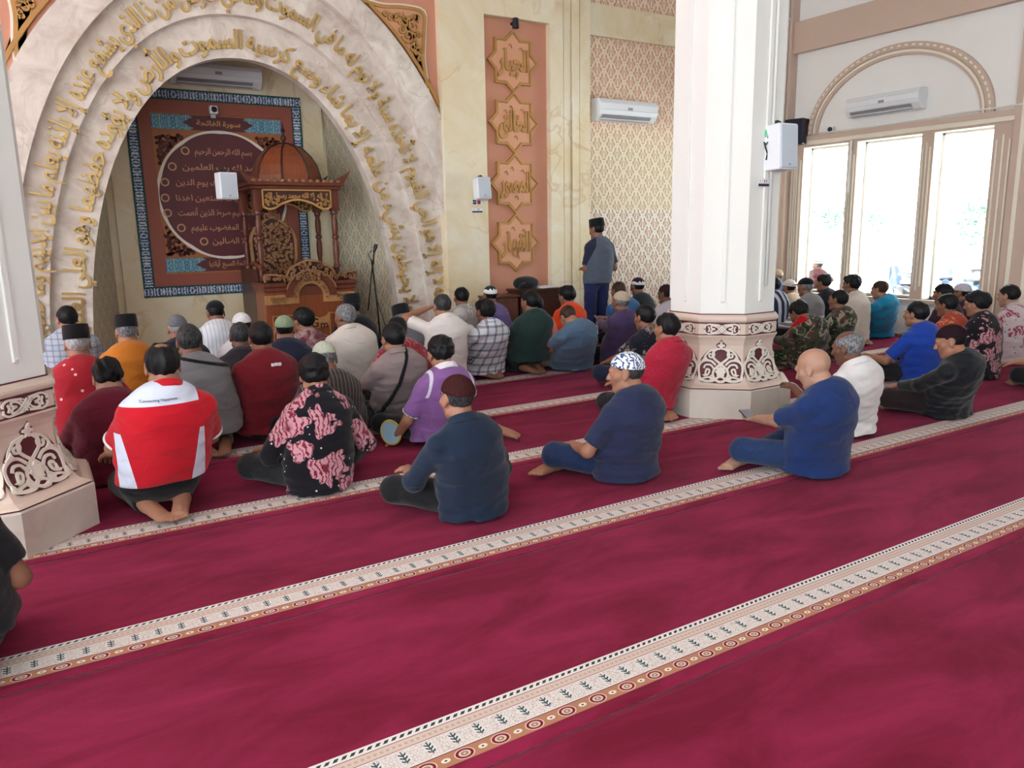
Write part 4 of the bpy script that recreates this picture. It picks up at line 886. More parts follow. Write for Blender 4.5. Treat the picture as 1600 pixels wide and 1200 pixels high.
for i, (px, X, y, col, lab) in enumerate(((1480, 17, None, (.03, .05, .12), 'navy motorbike parked outside, left part of the near window'), (1520, 16.2, None, (.05, .12, .25), 'blue motorbike parked outside, right part of the near window'), (1505, 20, None, (.15, .15, .18), 'grey motorbike parked farther out behind the other two'), (1415, 17.5, None, (.02, .03, .06), 'black motorbike outside at the right of the middle window'))):
    c = on_x(px, 420, X); motorbike((X, c.y, -.35), .5+.2*i, col, lab)
mb = MB(); mb.box((40, 14, -.35), (44, 34, 3.2)); mb.box((39, 13, 3.2), (45, 35, 3.5)); tag(mb.build('building', plain('pale_render', (.7, .7, .72), .8)), 'pale low building at the far side of the yard', 'building')
c = on_x(1347, 408, 22); e = empty('sign_board', (22, c.y, -.35)); tag(e, 'small green sign board on a post outside the middle window', 'sign')
mb = MB(); mb.box((-.03, -.22, c.z+.35-.25), (.03, .22, c.z+.35+.25)); mb.build('board', plain('sign_green', (.02, .22, .16), .5), e); mb = MB(); mb.tube([(0, 0, 0), (0, 0, c.z+.15)], .03, 8); mb.build('post', M['metal'], e)
# ------------------------------------------------------------------ people: bodies and clothes are grown as one smooth surface from joints
def nrm(v): v = np.asarray(v, float); return v/(np.linalg.norm(v)+1e-9)
def rotm(yaw=0, pitch=0, roll=0):
    """yaw: + turns to the left (towards -X); pitch: + nods forward; roll: + tips to the right"""
    cy, sy, cp, sp, cr, sr = math.cos(yaw), math.sin(yaw), math.cos(-pitch), math.sin(-pitch), math.cos(roll), math.sin(roll)
    return np.array([[cy, -sy, 0], [sy, cy, 0], [0, 0, 1]]) @ np.array([[1, 0, 0], [0, cp, -sp], [0, sp, cp]]) @ np.array([[cr, 0, sr], [0, 1, 0], [-sr, 0, cr]])
class Field:
    def __init__(s): s.p = []
    def cone(s, a, b, ra, rb=None, side=(1, 0, 0), k=.02, flat=False, op='u'):
        ra = ra if isinstance(ra, (tuple, list)) else (ra, ra); rb = ra if rb is None else rb; rb = rb if isinstance(rb, (tuple, list)) else (rb, rb)
        s.p.append(('c', np.asarray(a, float), np.asarray(b, float), ra, rb, np.asarray(side, float), k, flat, op)); return s
    def ell(s, c, r, R=None, k=.015, op='u'):
        s.p.append(('e', np.asarray(c, float), r, np.eye(3) if R is None else R, k, op)); return s
    def cut(s, n, c, k=.004):
        """keep the side where dot(n, p) < c"""
        s.p.append(('h', nrm(n), c, k)); return s
    def bounds(s):
        lo = np.full(3, 1e9); hi = -lo
        for p in s.p:
            if p[0] == 'c' and p[8] == 'u': m = max(*p[3], *p[4]); lo = np.minimum(lo, np.minimum(p[1], p[2])-m); hi = np.maximum(hi, np.maximum(p[1], p[2])+m)
            elif p[0] == 'e' and p[5] == 'u': m = max(p[2]); lo = np.minimum(lo, p[1]-m); hi = np.maximum(hi, p[1]+m)
        return lo, hi
    def grid(s, lo, hi, h, disp=None):
        n = np.maximum(np.ceil((hi-lo)/h).astype(int)+1, 3); ax = [(lo[i]+h*np.arange(n[i])).astype(np.float32) for i in range(3)]
        D = np.full(n, .5, np.float32)
        for p in s.p:
            if p[0] == 'h':
                d = (p[1][0]*ax[0][:, None, None]+p[1][1]*ax[1][None, :, None]+p[1][2]*ax[2][None, None, :]-p[2]).astype(np.float32)
                k = p[3]; hh = np.clip(.5-.5*(D-d)/k, 0, 1); D = D*(1-hh)+d*hh+k*hh*(1-hh); continue
            if p[0] == 'c': c0, c1, m, k = np.minimum(p[1], p[2]), np.maximum(p[1], p[2]), max(*p[3], *p[4]), p[6]
            else: c0 = c1 = p[1]; m, k = max(p[2]), p[4]
            mg = m+k*1.2+2.5*h; i0 = np.clip(np.floor((c0-mg-lo)/h).astype(int), 0, n); i1 = np.clip(np.ceil((c1+mg-lo)/h).astype(int)+1, 0, n)
            if (i1-i0 < 1).any(): continue
            sl = tuple(slice(a, b) for a, b in zip(i0, i1)); X = ax[0][sl[0]][:, None, None]; Y = ax[1][sl[1]][None, :, None]; Z = ax[2][sl[2]][None, None, :]
            if p[0] == 'c':
                a, b, ra, rb, side = p[1], p[2], p[3], p[4], p[5]; L = np.linalg.norm(b-a); w = (b-a)/L if L > 1e-6 else np.array([0, 0, 1.])
                u = side-w*np.dot(side, w); u = nrm(u) if np.linalg.norm(u) > 1e-3 else nrm(np.cross(w, [.3, .9, .2])); v = np.cross(w, u)
                px, py, pz = X-a[0], Y-a[1], Z-a[2]
                t = px*w[0]+py*w[1]+pz*w[2]; x = px*u[0]+py*u[1]+pz*u[2]; y = px*v[0]+py*v[1]+pz*v[2]
                tc = np.clip(t, 0, L); f = tc/max(L, 1e-6); rx = ra[0]+(rb[0]-ra[0])*f; ry = ra[1]+(rb[1]-ra[1])*f; e = t-tc; mn = np.minimum(rx, ry)
                if p[7]:
                    d = (np.sqrt((x/rx)**2+(y/ry)**2+(np.minimum(e, 0)/mn)**2)-1)*mn; d = np.maximum(d, t-L)
                else: d = (np.sqrt((x/rx)**2+(y/ry)**2+(e/mn)**2)-1)*mn
                op = p[8]
            else:
                q = np.stack(np.broadcast_arrays(X-p[1][0], Y-p[1][1], Z-p[1][2]), -1) @ p[3]; r = np.asarray(p[2], np.float32)
                d = (np.sqrt(((q/r)**2).sum(-1))-1)*float(min(p[2])); op = p[5]
            d = d.astype(np.float32); S = D[sl]
            if op == 'u': hh = np.clip(.5+.5*(S-d)/k, 0, 1); D[sl] = S*(1-hh)+d*hh-k*hh*(1-hh)
            else: d = -d; hh = np.clip(.5-.5*(S-d)/k, 0, 1); D[sl] = S*(1-hh)+d*hh+k*hh*(1-hh)
        if disp:
            near = np.abs(D) < .04; I = np.nonzero(near); P = np.stack([ax[i][I[i]] for i in range(3)], -1); D[near] += disp(P).astype(np.float32)
        return D, lo, h
def nets(D, lo, h):
    """surface nets"""
    s = D < 0; a = np.zeros(np.array(D.shape)-1, int)
    C8 = [(i, j, k) for i in (0, 1) for j in (0, 1) for k in (0, 1)]; nx, ny, nz = a.shape
    for i, j, k in C8: a += s[i:i+nx, j:j+ny, k:k+nz]
    I = np.nonzero((a > 0) & (a < 8)); m = len(I[0])
    if m == 0: return np.zeros((0, 3)), np.zeros((0, 4), int)
    idx = np.full(a.shape, -1); idx[I] = np.arange(m); V = {c: D[I[0]+c[0], I[1]+c[1], I[2]+c[2]] for c in C8}
    acc = np.zeros((m, 3)); cnt = np.zeros(m)
    for c in C8:
        for ax in range(3):
            if c[ax] == 0:
                c2 = list(c); c2[ax] = 1; va, vb = V[c], V[tuple(c2)]; x = (va < 0) != (vb < 0); t = np.where(x, va/np.where(x, va-vb, 1), 0)
                for d in range(3): acc[:, d] += np.where(x, c[d]+(t if d == ax else 0), 0)
                cnt += x
    P = lo+h*(np.stack(I, -1)+acc/cnt[:, None]); F = []
    for ax in range(3):
        o1, o2 = (ax+1) % 3, (ax+2) % 3; sl = [slice(1, -1)]*3; sl[ax] = slice(0, D.shape[ax]-1); s2 = list(sl); s2[ax] = slice(1, D.shape[ax])
        A, B = s[tuple(sl)], s[tuple(s2)]; J = np.nonzero(A != B); base = [J[0], J[1], J[2]]
        for d in (o1, o2): base[d] = base[d]+1
        def at(d1, d2):
            b = list(base); b[o1] = b[o1]-d1; b[o2] = b[o2]-d2; return idx[b[0], b[1], b[2]]
        q = np.stack([at(1, 1), at(0, 1), at(0, 0), at(1, 0)], -1); fl = ~A[J]; q[fl] = q[fl][:, ::-1]; F.append(q)
    F = np.concatenate(F); return P, F[(F >= 0).all(1)]
def to_mesh(name, parts, mats, parent=None):
    """parts: list of (P, F, material index)"""
    P = np.concatenate([p for p, _, _ in parts]); o = 0; Fs = []; mi = []
    for p, f, m in parts: Fs.append(f+o); mi.append(np.full(len(f), m)); o += len(p)
    F = np.concatenate(Fs); me = bpy.data.meshes.new(name); me.vertices.add(len(P)); me.vertices.foreach_set('co', P.astype(np.float32).ravel())
    me.loops.add(F.size); me.loops.foreach_set('vertex_index', F.ravel().astype(np.int32)); me.polygons.add(len(F)); me.polygons.foreach_set('loop_start', np.arange(0, F.size, 4, dtype=np.int32))
    me.polygons.foreach_set('loop_total', np.full(len(F), 4, np.int32)) if bpy.app.version < (4, 1, 0) else None
    for m in (mats if isinstance(mats, (list, tuple)) else [mats]): me.materials.append(m)
    me.polygons.foreach_set('material_index', np.concatenate(mi).astype(np.int32)); me.polygons.foreach_set('use_smooth', np.ones(len(F), bool)); me.update(calc_edges=True); me.validate()
    return link(name, me, parent)
def ik(S, T, l1, l2, hint):
    S, T = np.asarray(S, float), np.asarray(T, float); v = T-S; d = np.linalg.norm(v); w = v/d; d = min(d, (l1+l2)*.985); T = S+w*d
    a = (l1*l1-l2*l2+d*d)/(2*d); hgt = math.sqrt(max(l1*l1-a*a, 0)); n = np.asarray(hint, float)-w*np.dot(hint, w); return S+w*a+nrm(n)*hgt, T
def folds(seed, amp, low=.0):
    r = np.random.RandomState(seed); K = [(r.normal(0, 1, 3)*np.array([9, 9, 22]), r.uniform(0, 6)) for _ in range(5)]; K2 = [(r.normal(0, 1, 3)*np.array([22, 22, 60]), r.uniform(0, 6)) for _ in range(4)]
    def f(P):
        a = sum(np.sin(P@k+p) for k, p in K)/5; b = sum(np.sin(P@k+p+1.5*a) for k, p in K2)/4; return amp*(a+.55*b*(1+low*np.clip(.35-P[:, 2], 0, .35)*3))
    return f
TYPES = {}
PEOPLE = []
def person(label, head, hz, shirt, base=None, pose='cross', heading=0, hyaw=0, hpitch=8, hroll=0, hair=HB, cut='short', cap=None, capm=None, tone=1, g=1.0, sleeve='short', hem=.05, trousers=None, hands='knees', hunch=.05, near=False, s=1.0, collar=True, group=None, dx=0, back=.07, lh=None, rh=None, pz=None, extra=None, foot=True, hw=None, thigh=1.0, wide=False):
    """head: pixel of the head top in the photograph (with hz its height) or a world point; base: world point under the pelvis"""
    Hw = np.array(hw if hw is not None else on_z(head[0], head[1], hz)); hd = math.radians(heading)
    B = np.array([*(base if base is not None else (Hw[0]+dx+back*math.sin(hd), Hw[1]-back*math.cos(hd))), 0.])
    c, sn = math.cos(-hd), math.sin(-hd); L = lambda p: (np.array([[c, -sn, 0], [sn, c, 0], [0, 0, 1]]) @ (np.asarray(p)-B))/s
    seed = len(PEOPLE)*7+3; e = None
    top = L(Hw); Rh = rotm(math.radians(hyaw), math.radians(hpitch), math.radians(hroll)); capup = {None: 0, 'peci': .035, 'dome': .014, 'cap': .01}[cap] if cap else (0.006 if hair and cut != 'bald' else 0)
    up = Rh @ np.array([0, 0, 1.]); H = top-np.array([0, 0, .117+capup])-(up-np.array([0, 0, 1]))*.03
    hp = lambda x, y, z: H+Rh @ np.array([x, y, z])
    NT = hp(0, -.025, -.065); N = NT+np.array([0, -.035-.03*math.sin(math.radians(max(hpitch, 0))), -.075])
    pz = pz if pz is not None else {'cross': .12, 'kneel': .235, 'stand': .93, 'side': .13, 'ride': .85}[pose]
    P0 = np.array([0, 0, pz]); sd = np.array([1., 0, 0])
    ctl = P0*.45+N*.55+np.array([0, -hunch, .02]); spine = lambda t: (1-t)**2*P0+2*t*(1-t)*ctl+t*t*N
    tw = (N-P0)[0]; lean = (N-P0); 
    gs = .5+.5*g; SHR, SHL = N+np.array([.156*gs, .02, -.078]), N+np.array([-.156*gs, .02, -.078])
    # legs
    hipR, hipL = P0+np.array([.095, .01, -.01]), P0+np.array([-.095, .01, -.01])
    if pose == 'cross': legs = [(hipR, (.33, .27, .135), (-.06, .37, .055), (-.30, .385, .04)), (hipL, (-.335, .28, .135), (.05, .27, .06), (.27, .25, .04))]
    if wide: legs[0] = (hipR, (.20, .35, .12), (-.27, .34, .05), (-.50, .27, .04))
    if pose == 'kneel': legs = [(hipR, (.15, .40, .085), (.085, -.06, .075), (.035, -.25, .035)), (hipL, (-.15, .40, .085), (-.085, -.06, .075), (-.02, -.245, .035))]
    if pose == 'side': legs = [(hipR, (.30, .30, .12), (.42, -.10, .065), (.50, -.32, .04)), (hipL, (-.33, .28, .14), (.05, .27, .06), (.26, .25, .04))]
    if pose == 'ride': legs = [(hipR, (.22, .34, .72), (.22, .30, .32), (.24, .50, .27)), (hipL, (-.22, .34, .72), (-.22, .30, .32), (-.24, .50, .27))]
    if pose == 'stand': legs = [(hipR, (.10, .03, .50), (.10, -.01, .08), (.12, .17, .03)), (hipL, (-.10, .01, .50), (-.10, -.03, .08), (-.12, .15, .03))]
    # arms
    LH, RH = {'knees': ((-.24, .30, .225), (.24, .30, .225)), 'lap': ((-.07, .26, .22), (.07, .27, .22)), 'thigh': ((-.16, .24, .28), (.16, .24, .28)), 'pray': ((-.07, .28, .50), (.07, .28, .50)), 'fold': ((-.05, .20, 1.03), (.11, .16, 1.08)), 'bars': ((-.3, .52, .95), (.3, .52, .95))}[hands]
    if lh: LH = lh
    if rh: RH = rh
    eh = (.55, -.65, -.55)
    eR, wR = ik(SHR, np.array(RH), .285, .255, eh); eL, wL = ik(SHL, np.array(LH), .285, .255, (-eh[0], eh[1], eh[2]))
    # ---- the body: one surface
    f = Field(); tor = [(.0, .172, .122), (.25, .166, .114), (.5, .160, .112), (.75, .160, .11), (.93, .122, .085)]
    def torso(F, off, gx=g):
        lo_ = max(0, off)*1.35
        for (t0, a0, b0), (t1, a1, b1) in zip([(t, a+lo_*min(1, max(0, (1-t)*3)), b+lo_*.45*min(1, max(0, (1-t)*3))) for t, a, b in tor], [(t, a+lo_*min(1, max(0, (1-t)*3)), b+lo_*.45*min(1, max(0, (1-t)*3))) for t, a, b in tor][1:]): F.cone(spine(t0), spine(t1), (a0*gx+off, b0*gx+off), (a1*gx+off, b1*gx+off), sd, .04)
        for S in (SHR, SHL): F.cone(N+np.array([0, -.005, -.025]), S+np.array([0, 0, .0]), .048+off, .044+off, k=.05)
    torso(f, -.012)
    for S, E, W in ((SHR, eR, wR), (SHL, eL, wL)): f.cone(S, E, .046, .040, k=.03); f.cone(E, W, .041, .027, k=.015)
    f.cone(N-np.array([0, -.005, .03]), NT, .060, .054, k=.03)
    for hp_, kn, an, to in legs:
        f.cone(hp_, kn, .075, .055, k=.02); f.cone(kn, an, .052, .036, k=.02)
        an, to = np.array(an, float), np.array(to, float); d = nrm(to-an)
        if foot:
            if pose == 'stand' or pose == 'ride': heel = an+np.array([0, -.04, -.045]); f.cone(an, heel, .036, .034, k=.015); f.cone(heel, to, (.032, .028), (.042, .018), k=.02)
            else: heel = an-d*.035; f.cone(an, heel, .037, .036, k=.015); f.cone(heel, to-d*.05, .034, (.040, .022), k=.02, side=np.cross(d, [0, 0, 1])); 
    # head
    f.ell(hp(0, -.012, .030), (.076, .098, .087), Rh, .012); f.ell(hp(0, .030, -.035), (.060, .064, .082), Rh, .02)
    for sx in (-1, 1): f.cone(hp(sx*.050, .0, -.062), hp(sx*.012, .072, -.092), .026, .022, k=.02); f.cone(hp(sx*.052, .055, -.012), hp(sx*.035, .075, -.03), .022, .018, k=.02)
    f.cone(hp(-.03, .083, .030), hp(.03, .083, .030), .015, k=.015)
    fh = Field(); fh.p = list(f.p)
    fh.cone(hp(0, .092, .016), hp(0, .112, -.022), .009, .014, k=.010)
    for sx in (-1, 1):
        fh.ell(hp(sx*.012, .100, -.026), (.009, .010, .008), Rh, .006); fh.ell(hp(sx*.031, .104, .008), (.017, .014, .010), Rh, .008, 's'); fh.ell(hp(sx*.031, .080, .008), (.0135, .0125, .0125), Rh, .003)
        Re = Rh @ rotm(sx*-.35, -.12, 0); fh.ell(hp(sx*.080, -.006, .002), (.010, .021, .032), Re, .006); fh.ell(hp(sx*.090, .0, .006), (.006, .011, .018), Re, .005, 's'); fh.ell(hp(sx*.079, .004, -.028), (.008, .010, .010), Rh, .006)
    fh.ell(hp(0, .090, -.050), (.023, .011, .006), Rh, .004); fh.ell(hp(0, .088, -.062), (.019, .011, .007), Rh, .004); fh.ell(hp(0, .103, -.0555), (.026, .010, .0016), Rh, .003, 's')
    rb = .014 if near else .018; rhd = .006 if near else .0085
    lo, hi = f.bounds(); Pb, Fb = nets(*f.grid(lo-.03, hi+.03, rb)); parts = []
    boxes = [(hp(0, 0, 0)-.135, hp(0, 0, 0)+.135, rhd, fh)]
    # hands
    def hand(W, E, curl, sx, down=(0, 0, -1)):
        F = Field(); d = nrm(W-E); d = nrm(d+np.array([0, .1, -.12])); n = np.asarray(down, float); n = nrm(n-d*np.dot(n, d)); lat = np.cross(d, n)*-sx     # thumb side
        F.cone(E+(W-E)*.55, W, .034, .027, k=.01); F.cone(W, W+d*.035, (.027, .02), (.036, .017), lat, .012); F.cone(W+d*.035, W+d*.082, (.038, .016), (.041, .013), lat, .01)
        ends = []
        for q, (o, l) in enumerate(((.031, .070), (.0105, .080), (-.0105, .076), (-.031, .060))):
            k0 = W+d*.083+lat*o; c1 = curl*(1+.08*q); d1 = nrm(d*math.cos(c1*.6)+n*math.sin(c1*.6)+lat*o*1.4); d2 = nrm(d*math.cos(c1*1.5)+n*math.sin(c1*1.5)); d3 = nrm(d*math.cos(c1*2.2)+n*math.sin(c1*2.2))
            a = k0+d1*l*.45; b = a+d2*l*.32; e2 = b+d3*l*.26; F.cone(k0-d*.02, a, .0092, .0085, k=.006); F.cone(a, b, .0085, .0078, k=.004); F.cone(b, e2, .0078, .0068, k=.004); ends.append(e2)
        t0 = W+d*.022+lat*.024; t1 = t0+nrm(lat*.75+d*.75+n*.25)*.038; t2 = t1+nrm(lat*.35+d+n*.35)*.030; t3 = t2+nrm(d+n*.45)*.022
        F.cone(t0, t1, .0135, .011, k=.012); F.cone(t1, t2, .0105, .0095, k=.006); F.cone(t2, t3, .0095, .008, k=.005); return F, d, n, lat, ends
    hinfo = []
    for W, E, sx in ((wL, eL, -1), (wR, eR, 1)):
        cu = {'pray': .12, 'lap': .45, 'fold': .3}.get(hands, .30); dn = {'pray': (0, -1, .5), 'lap': (0, 0, 1)}.get(hands, (0, 0, -1))
        F, d, n, lat, ends = hand(W, E, cu, sx, dn); hinfo.append((W, d, n, lat, ends)); lo, hi = F.bounds(); boxes.append((lo-.012, hi+.012, .0048 if near else .0075, F))
    # bare feet with toes
    if foot and pose != 'ride':
        for hp_, kn, an, to in legs:
            an, to = np.array(an, float), np.array(to, float); d = nrm(to-an); lat = nrm(np.cross(d, [0, 0, 1])); F = Field(); kn = np.array(kn, float)
            F.cone(an+(kn-an)*.25, an, .040, .035, k=.01); heel = (an+np.array([0, -.04, -.045])) if pose == 'stand' else an-d*.035
            F.cone(an, heel, .036, .035, k=.015); F.cone(heel, to-d*.045, (.034, .03), (.042, .022), k=.02, side=lat); F.cone(an, to-d*.09, .034, .026, k=.03)
            sg = 1 if np.dot(lat, [1, 0, 0])*(1 if hp_[0] < 0 else -1) > 0 else -1
            for q, (o, l, r) in enumerate(((.031, .050, .0135), (.011, .046, .0098), (-.005, .040, .0092), (-.020, .033, .0088), (-.034, .024, .0084))): F.cone(to-d*.05+lat*sg*o, to-d*.05+d*l+lat*sg*o*1.1-np.array([0, 0, .004]), r*1.05, r*.9, k=.008)
            lo, hi = F.bounds(); boxes.append((lo-.012, hi+.012, .006 if near else .010, F))
    cen = Pb[Fb].mean(1); keepf = np.ones(len(Fb), bool)
    blo, bhi, _, _ = boxes[0]; m = rb*1.3; keepf &= ~((cen > blo+m) & (cen < bhi-m)).all(1)
    parts.append((Pb, Fb[keepf], 0))
    for blo, bhi, r, F in boxes:
        P, Fc = nets(*F.grid(np.asarray(blo), np.asarray(bhi), r)); parts.append((P, Fc, 0))
    # eyes, brows, lips as coloured patches of the same body
    def blobp(c, r, R, m, hh=.003):
        F = Field(); F.ell(c, r, R); lo, hi = F.bounds(); P, Fc = nets(*F.grid(lo-.006, hi+.006, hh)); parts.append((P, Fc, m))
    if near or hyaw > 20 or hyaw < -30:
        for sx in (-1, 1):
            blobp(hp(sx*.031, .0832, .0075), (.0105, .0092, .0065), Rh, 1); blobp(hp(sx*.031, .0895, .0075), (.0048, .0038, .0050), Rh, 2, .002); blobp(hp(sx*.031, .0945, .0275), (.017, .0035, .0042), Rh @ rotm(sx*.3, 0, sx*.12), 2)
        blobp(hp(0, .0915, -.0505), (.022, .0115, .0052), Rh, 3); blobp(hp(0, .0895, -.0615), (.018, .0115, .0062), Rh, 3)
    for i, (P, Fc, mm) in enumerate(parts): parts[i] = (P*s, Fc, mm)
    o = to_mesh('person', parts, [SK[tone], EYEW, IRIS, LIP]); o.location = B; o.rotation_euler = (0, 0, hd); tag(o, label, 'person', group or ('worshippers sitting in the prayer rows' if pose not in ('stand', 'ride') else None))
    sub = lambda name, F, h, m, disp=None: (lambda b: to_mesh(name, [(lambda q: (q[0]*s, q[1], 0))(nets(*F.grid(b[0]-.03, b[1]+.03, h, disp)))], m, o))(F.bounds())
    # ---- hair and cap
    if hair and cut != 'bald':
        t = .0005 if cap else {'short': .009, 'buzz': .004, 'full': .017, 'fringe': .006, 'long': .022}[cut]; F = Field(); F.ell(hp(0, -.014, .030), (.077+t*.8, .099+t, .088+t), Rh, .01)
        if cut in ('full', 'long'): F.ell(hp(.01, .045, .085), (.060, .050, .035), Rh, .02); F.ell(hp(0, -.06, .05), (.07, .05, .06), Rh, .02)
        n0 = Rh @ np.array([0, .95, -1.]); zc = {'fringe': -.018, 'long': -.03}.get(cut, -.008); F.cut(n0, float(np.dot(nrm(n0), hp(0, 0, zc))), .012)
        F.cut(Rh @ np.array([0, .0, -1.]), float(np.dot(nrm(Rh @ np.array([0, 0, -1.])), hp(0, 0, -.066))), .01)
        if cap: F.cut(Rh @ np.array([0, .0, 1.]), float(np.dot(nrm(Rh @ np.array([0, 0, 1.])), hp(0, 0, .062))), .006)
        for sx in (-1, 1): F.ell(hp(sx*.088, .012, -.004), (.016, .024, .034), Rh, .008, 's')
        if cut == 'fringe': F.ell(hp(0, .02, .125), (.072, .098, .075), Rh, .012, 's')
        elif extra == 'bald_crown': F.ell(hp(0, -.070, .125), (.044, .050, .036), Rh, .012, 's')
        r = np.random.RandomState(seed); K = [(Rh @ (r.normal(0, 1, 3)*np.array([70, 70, 50])), r.uniform(0, 6)) for _ in range(6)]; am = .0008 if cap else .006 if cut in ('full', 'long') else .0025
        sub('hair', F, .007 if near else .009, hair, lambda P: am*sum(np.sin(P@k+p) for k, p in K)/3)
    if cap == 'dome':
        F = Field(); F.ell(hp(0, -.012, .034), (.0838, .1062, .0950), Rh); n0 = Rh @ np.array([0, .22, -1.]); F.cut(n0, float(np.dot(nrm(n0), hp(0, 0, .038))), .003); F.cone(hp(0, -.012, .045), hp(0, -.012, .052), (.087, .109), (.087, .109), Rh @ sd, .004, True) if False else None
        sub('cap', F, .0065 if near else .009, capm)
    elif cap == 'peci':
        mbp = MB(); prof = [(1.0, 0), (1.015, .01), (1.0, .055), (.965, .098), (.93, .104), (.5, .100), (.05, .100)]
        mbp.lathe(prof, (0, 0, 0), 36, .087, .109); mbp.v = [tuple(s*(hp(0, -.010, .042)+Rh @ rotm(0, .05, 0) @ np.array(p))) for p in mbp.v]; mbp.build('cap', capm, o, True, 40)
    elif cap == 'cap':
        F = Field(); F.ell(hp(0, -.010, .040), (.088, .109, .092), Rh); F.cut(Rh @ np.array([0, .1, -1.]), float(np.dot(nrm(Rh @ np.array([0, .1, -1.])), hp(0, 0, .045))), .003); F.ell(hp(0, .13, .05), (.07, .07, .007), Rh, .01); sub('cap', F, .008, capm)
    # ---- shirt
    F = Field(); off = .014; torso(F, off)
    if hem < pz-.02 and pose not in ('stand', 'ride'):
        lo_ = np.array([0, -.015, hem]); F.cone(lo_, P0+np.array([0, -.01, .12]), (.216*g, .170*g), (.206*g, .146*g), sd, .05)
    elif pose in ('stand', 'ride'): F.cone(P0+np.array([0, 0, hem]), P0+np.array([0, 0, .2]), (.178*g, .135*g), (.165*g, .12*g), sd, .03)
    F.cut((0, 0, -1), -(hem if pose not in ('stand', 'ride') else pz+hem), .006)
    for S, E, W in ((SHR, eR, wR), (SHL, eL, wL)):
        if sleeve == 'short': T = S+(E-S)*.80; F.cone(S, T, .060*gs, (.066, .062), k=.025, flat=True)
        elif sleeve == 'half': T = E+(W-E)*.12; F.cone(S, E, .060*gs, .058, k=.025); F.cone(E, T, .056, .055, k=.015, flat=True)
        else: F.cone(S, E, .060*gs, .054, k=.025); F.cone(E, E+(W-E)*.93, .054, .040, k=.02, flat=True)
    if collar: F.cone(N-np.array([0, 0, .02]), N+(NT-N)*.42, .076, .066, k=.014, flat=True)
    else: F.cone(N-np.array([0, 0, .03]), N+(NT-N)*.10, .078, .068, k=.02, flat=True)
    for sx in (): pass
    so = sub('shirt', F, .0095 if near else .0135, shirt, folds(seed, .0065, 2.5))
    # ---- trousers
    F = Field(); F.cone(P0-np.array([.05, .0, -.01]), P0+np.array([.05, 0, .01]), (.165 if pose != 'stand' else .16, .12), None, (0, 1, 0) if False else (0, 0, 1), .03) if False else F.ell(P0+np.array([0, 0, .0]), (.178*g, .132*g, .12 if pose != 'cross' else .118), None, .03)
    for hp_, kn, an, to in legs:
        kn, an = np.array(kn, float), np.array(an, float); F.cone(hp_, kn, .096*thigh, .076*thigh, k=.04); F.cone(kn, an+(kn-an)*.10, .074*thigh, (.056, .056), k=.03, flat=True)
    if pose not in ('stand', 'ride'): F.cut((0, 0, -1), -.006, .004)
    F.cut((0, 0, 1), pz+(.14 if pose not in ('stand',) else .08), .004)
    sub('trousers', F, .011 if near else .015, trousers or TR_BLACK, folds(seed+1, .006))
    PEOPLE.append(o); return o, dict(torso=torso, NT=NT, H=H, hp=hp, Rh=Rh, N=N, hands=hinfo, shirt=so, B=B, hd=hd, s=s, spine=spine, eL=eL, wL=wL, eR=eR, wR=wR, P0=P0, SHL=SHL, SHR=SHR)
TR_BLACK = cloth('black_trousers', (.007, .007, .009), .8); TR_NAVY = cloth('navy_trousers', (.014, .020, .045), .8); TR_GREY = cloth('grey_trousers', srgb(120, 112, 104), .85); TR_DARK = cloth('charcoal_trousers', (.018, .019, .022), .85); TR_DENIM = cloth('denim', srgb(34, 54, 92), .9, var=.25)
# ------------------------------------------------------------------ clothes of the congregation
from mathutils.bvhtree import BVHTree
W3 = lambda r, g, b: srgb(r, g, b)
VELVET = cloth('black_velvet', (.008, .008, .010), .95, .1); 
def knit(name, c, sc=70):
    if name in _mats: return _mats[name]
    g = G(name, .9, spec=.1); n = g.vor(sc, g.mp((1, 1, 1.4))); g.col(g.mix(n, tuple(x*1.1 for x in c), tuple(x*.75 for x in c))); g.bump(n, .4, .004); _mats[name] = g.mat; return g.mat
def K(name, col, **k): return cloth(name, W3(*col), **k)
def KP(name, pat, **k): return cloth(name, None, pattern=pat, **k)
BATIK = p_batik(W3(18, 16, 24), W3(196, 142, 152), W3(120, 36, 56), W3(226, 214, 214), 5.2, .52)
def jne(g):
    X, Y, Z = g.sep(); a = g.m('ABSOLUTE', X); c = W3(190, 18, 36); wt = W3(206, 212, 230)
    yoke = g.mul(g.mul(g.gt(Z, .665), g.lt(a, .20)), g.lt(Y, .03)); c = g.mix(yoke, c, wt); 
    side = g.mul(g.gt(g.m('SUBTRACT', a, g.m('MULTIPLY', g.m('SUBTRACT', Z, .22), .17)), .138), g.mul(g.lt(Z, .52), g.lt(a, .215)))
    return g.mix(side, c, wt)
def raglan(sl, body, zc, w0):
    def f(g):
        X, Y, Z = g.sep(); a = g.m('ABSOLUTE', X); ln = g.m('ADD', w0, g.m('MULTIPLY', g.m('SUBTRACT', zc, Z), .42)); return g.mix(g.gt(a, ln), body, sl)
    def h(g):
        return f(g)
    return h
def polo_purple(g):
    X, Y, Z = g.sep(); d = g.m('SUBTRACT', g.m('ABSOLUTE', X), g.m('ADD', .150, g.m('MULTIPLY', g.m('SUBTRACT', .56, Z), .25))); return g.mix(g.mul(g.lt(g.m('ABSOLUTE', d), .010), g.gt(Z, .40)), W3(134, 92, 152), W3(216, 210, 226))
def polo_red(g):
    v = g.vor(150); return g.mix(g.m('MULTIPLY', g.lt(v, .25), .35), W3(170, 30, 56), W3(214, 120, 140))

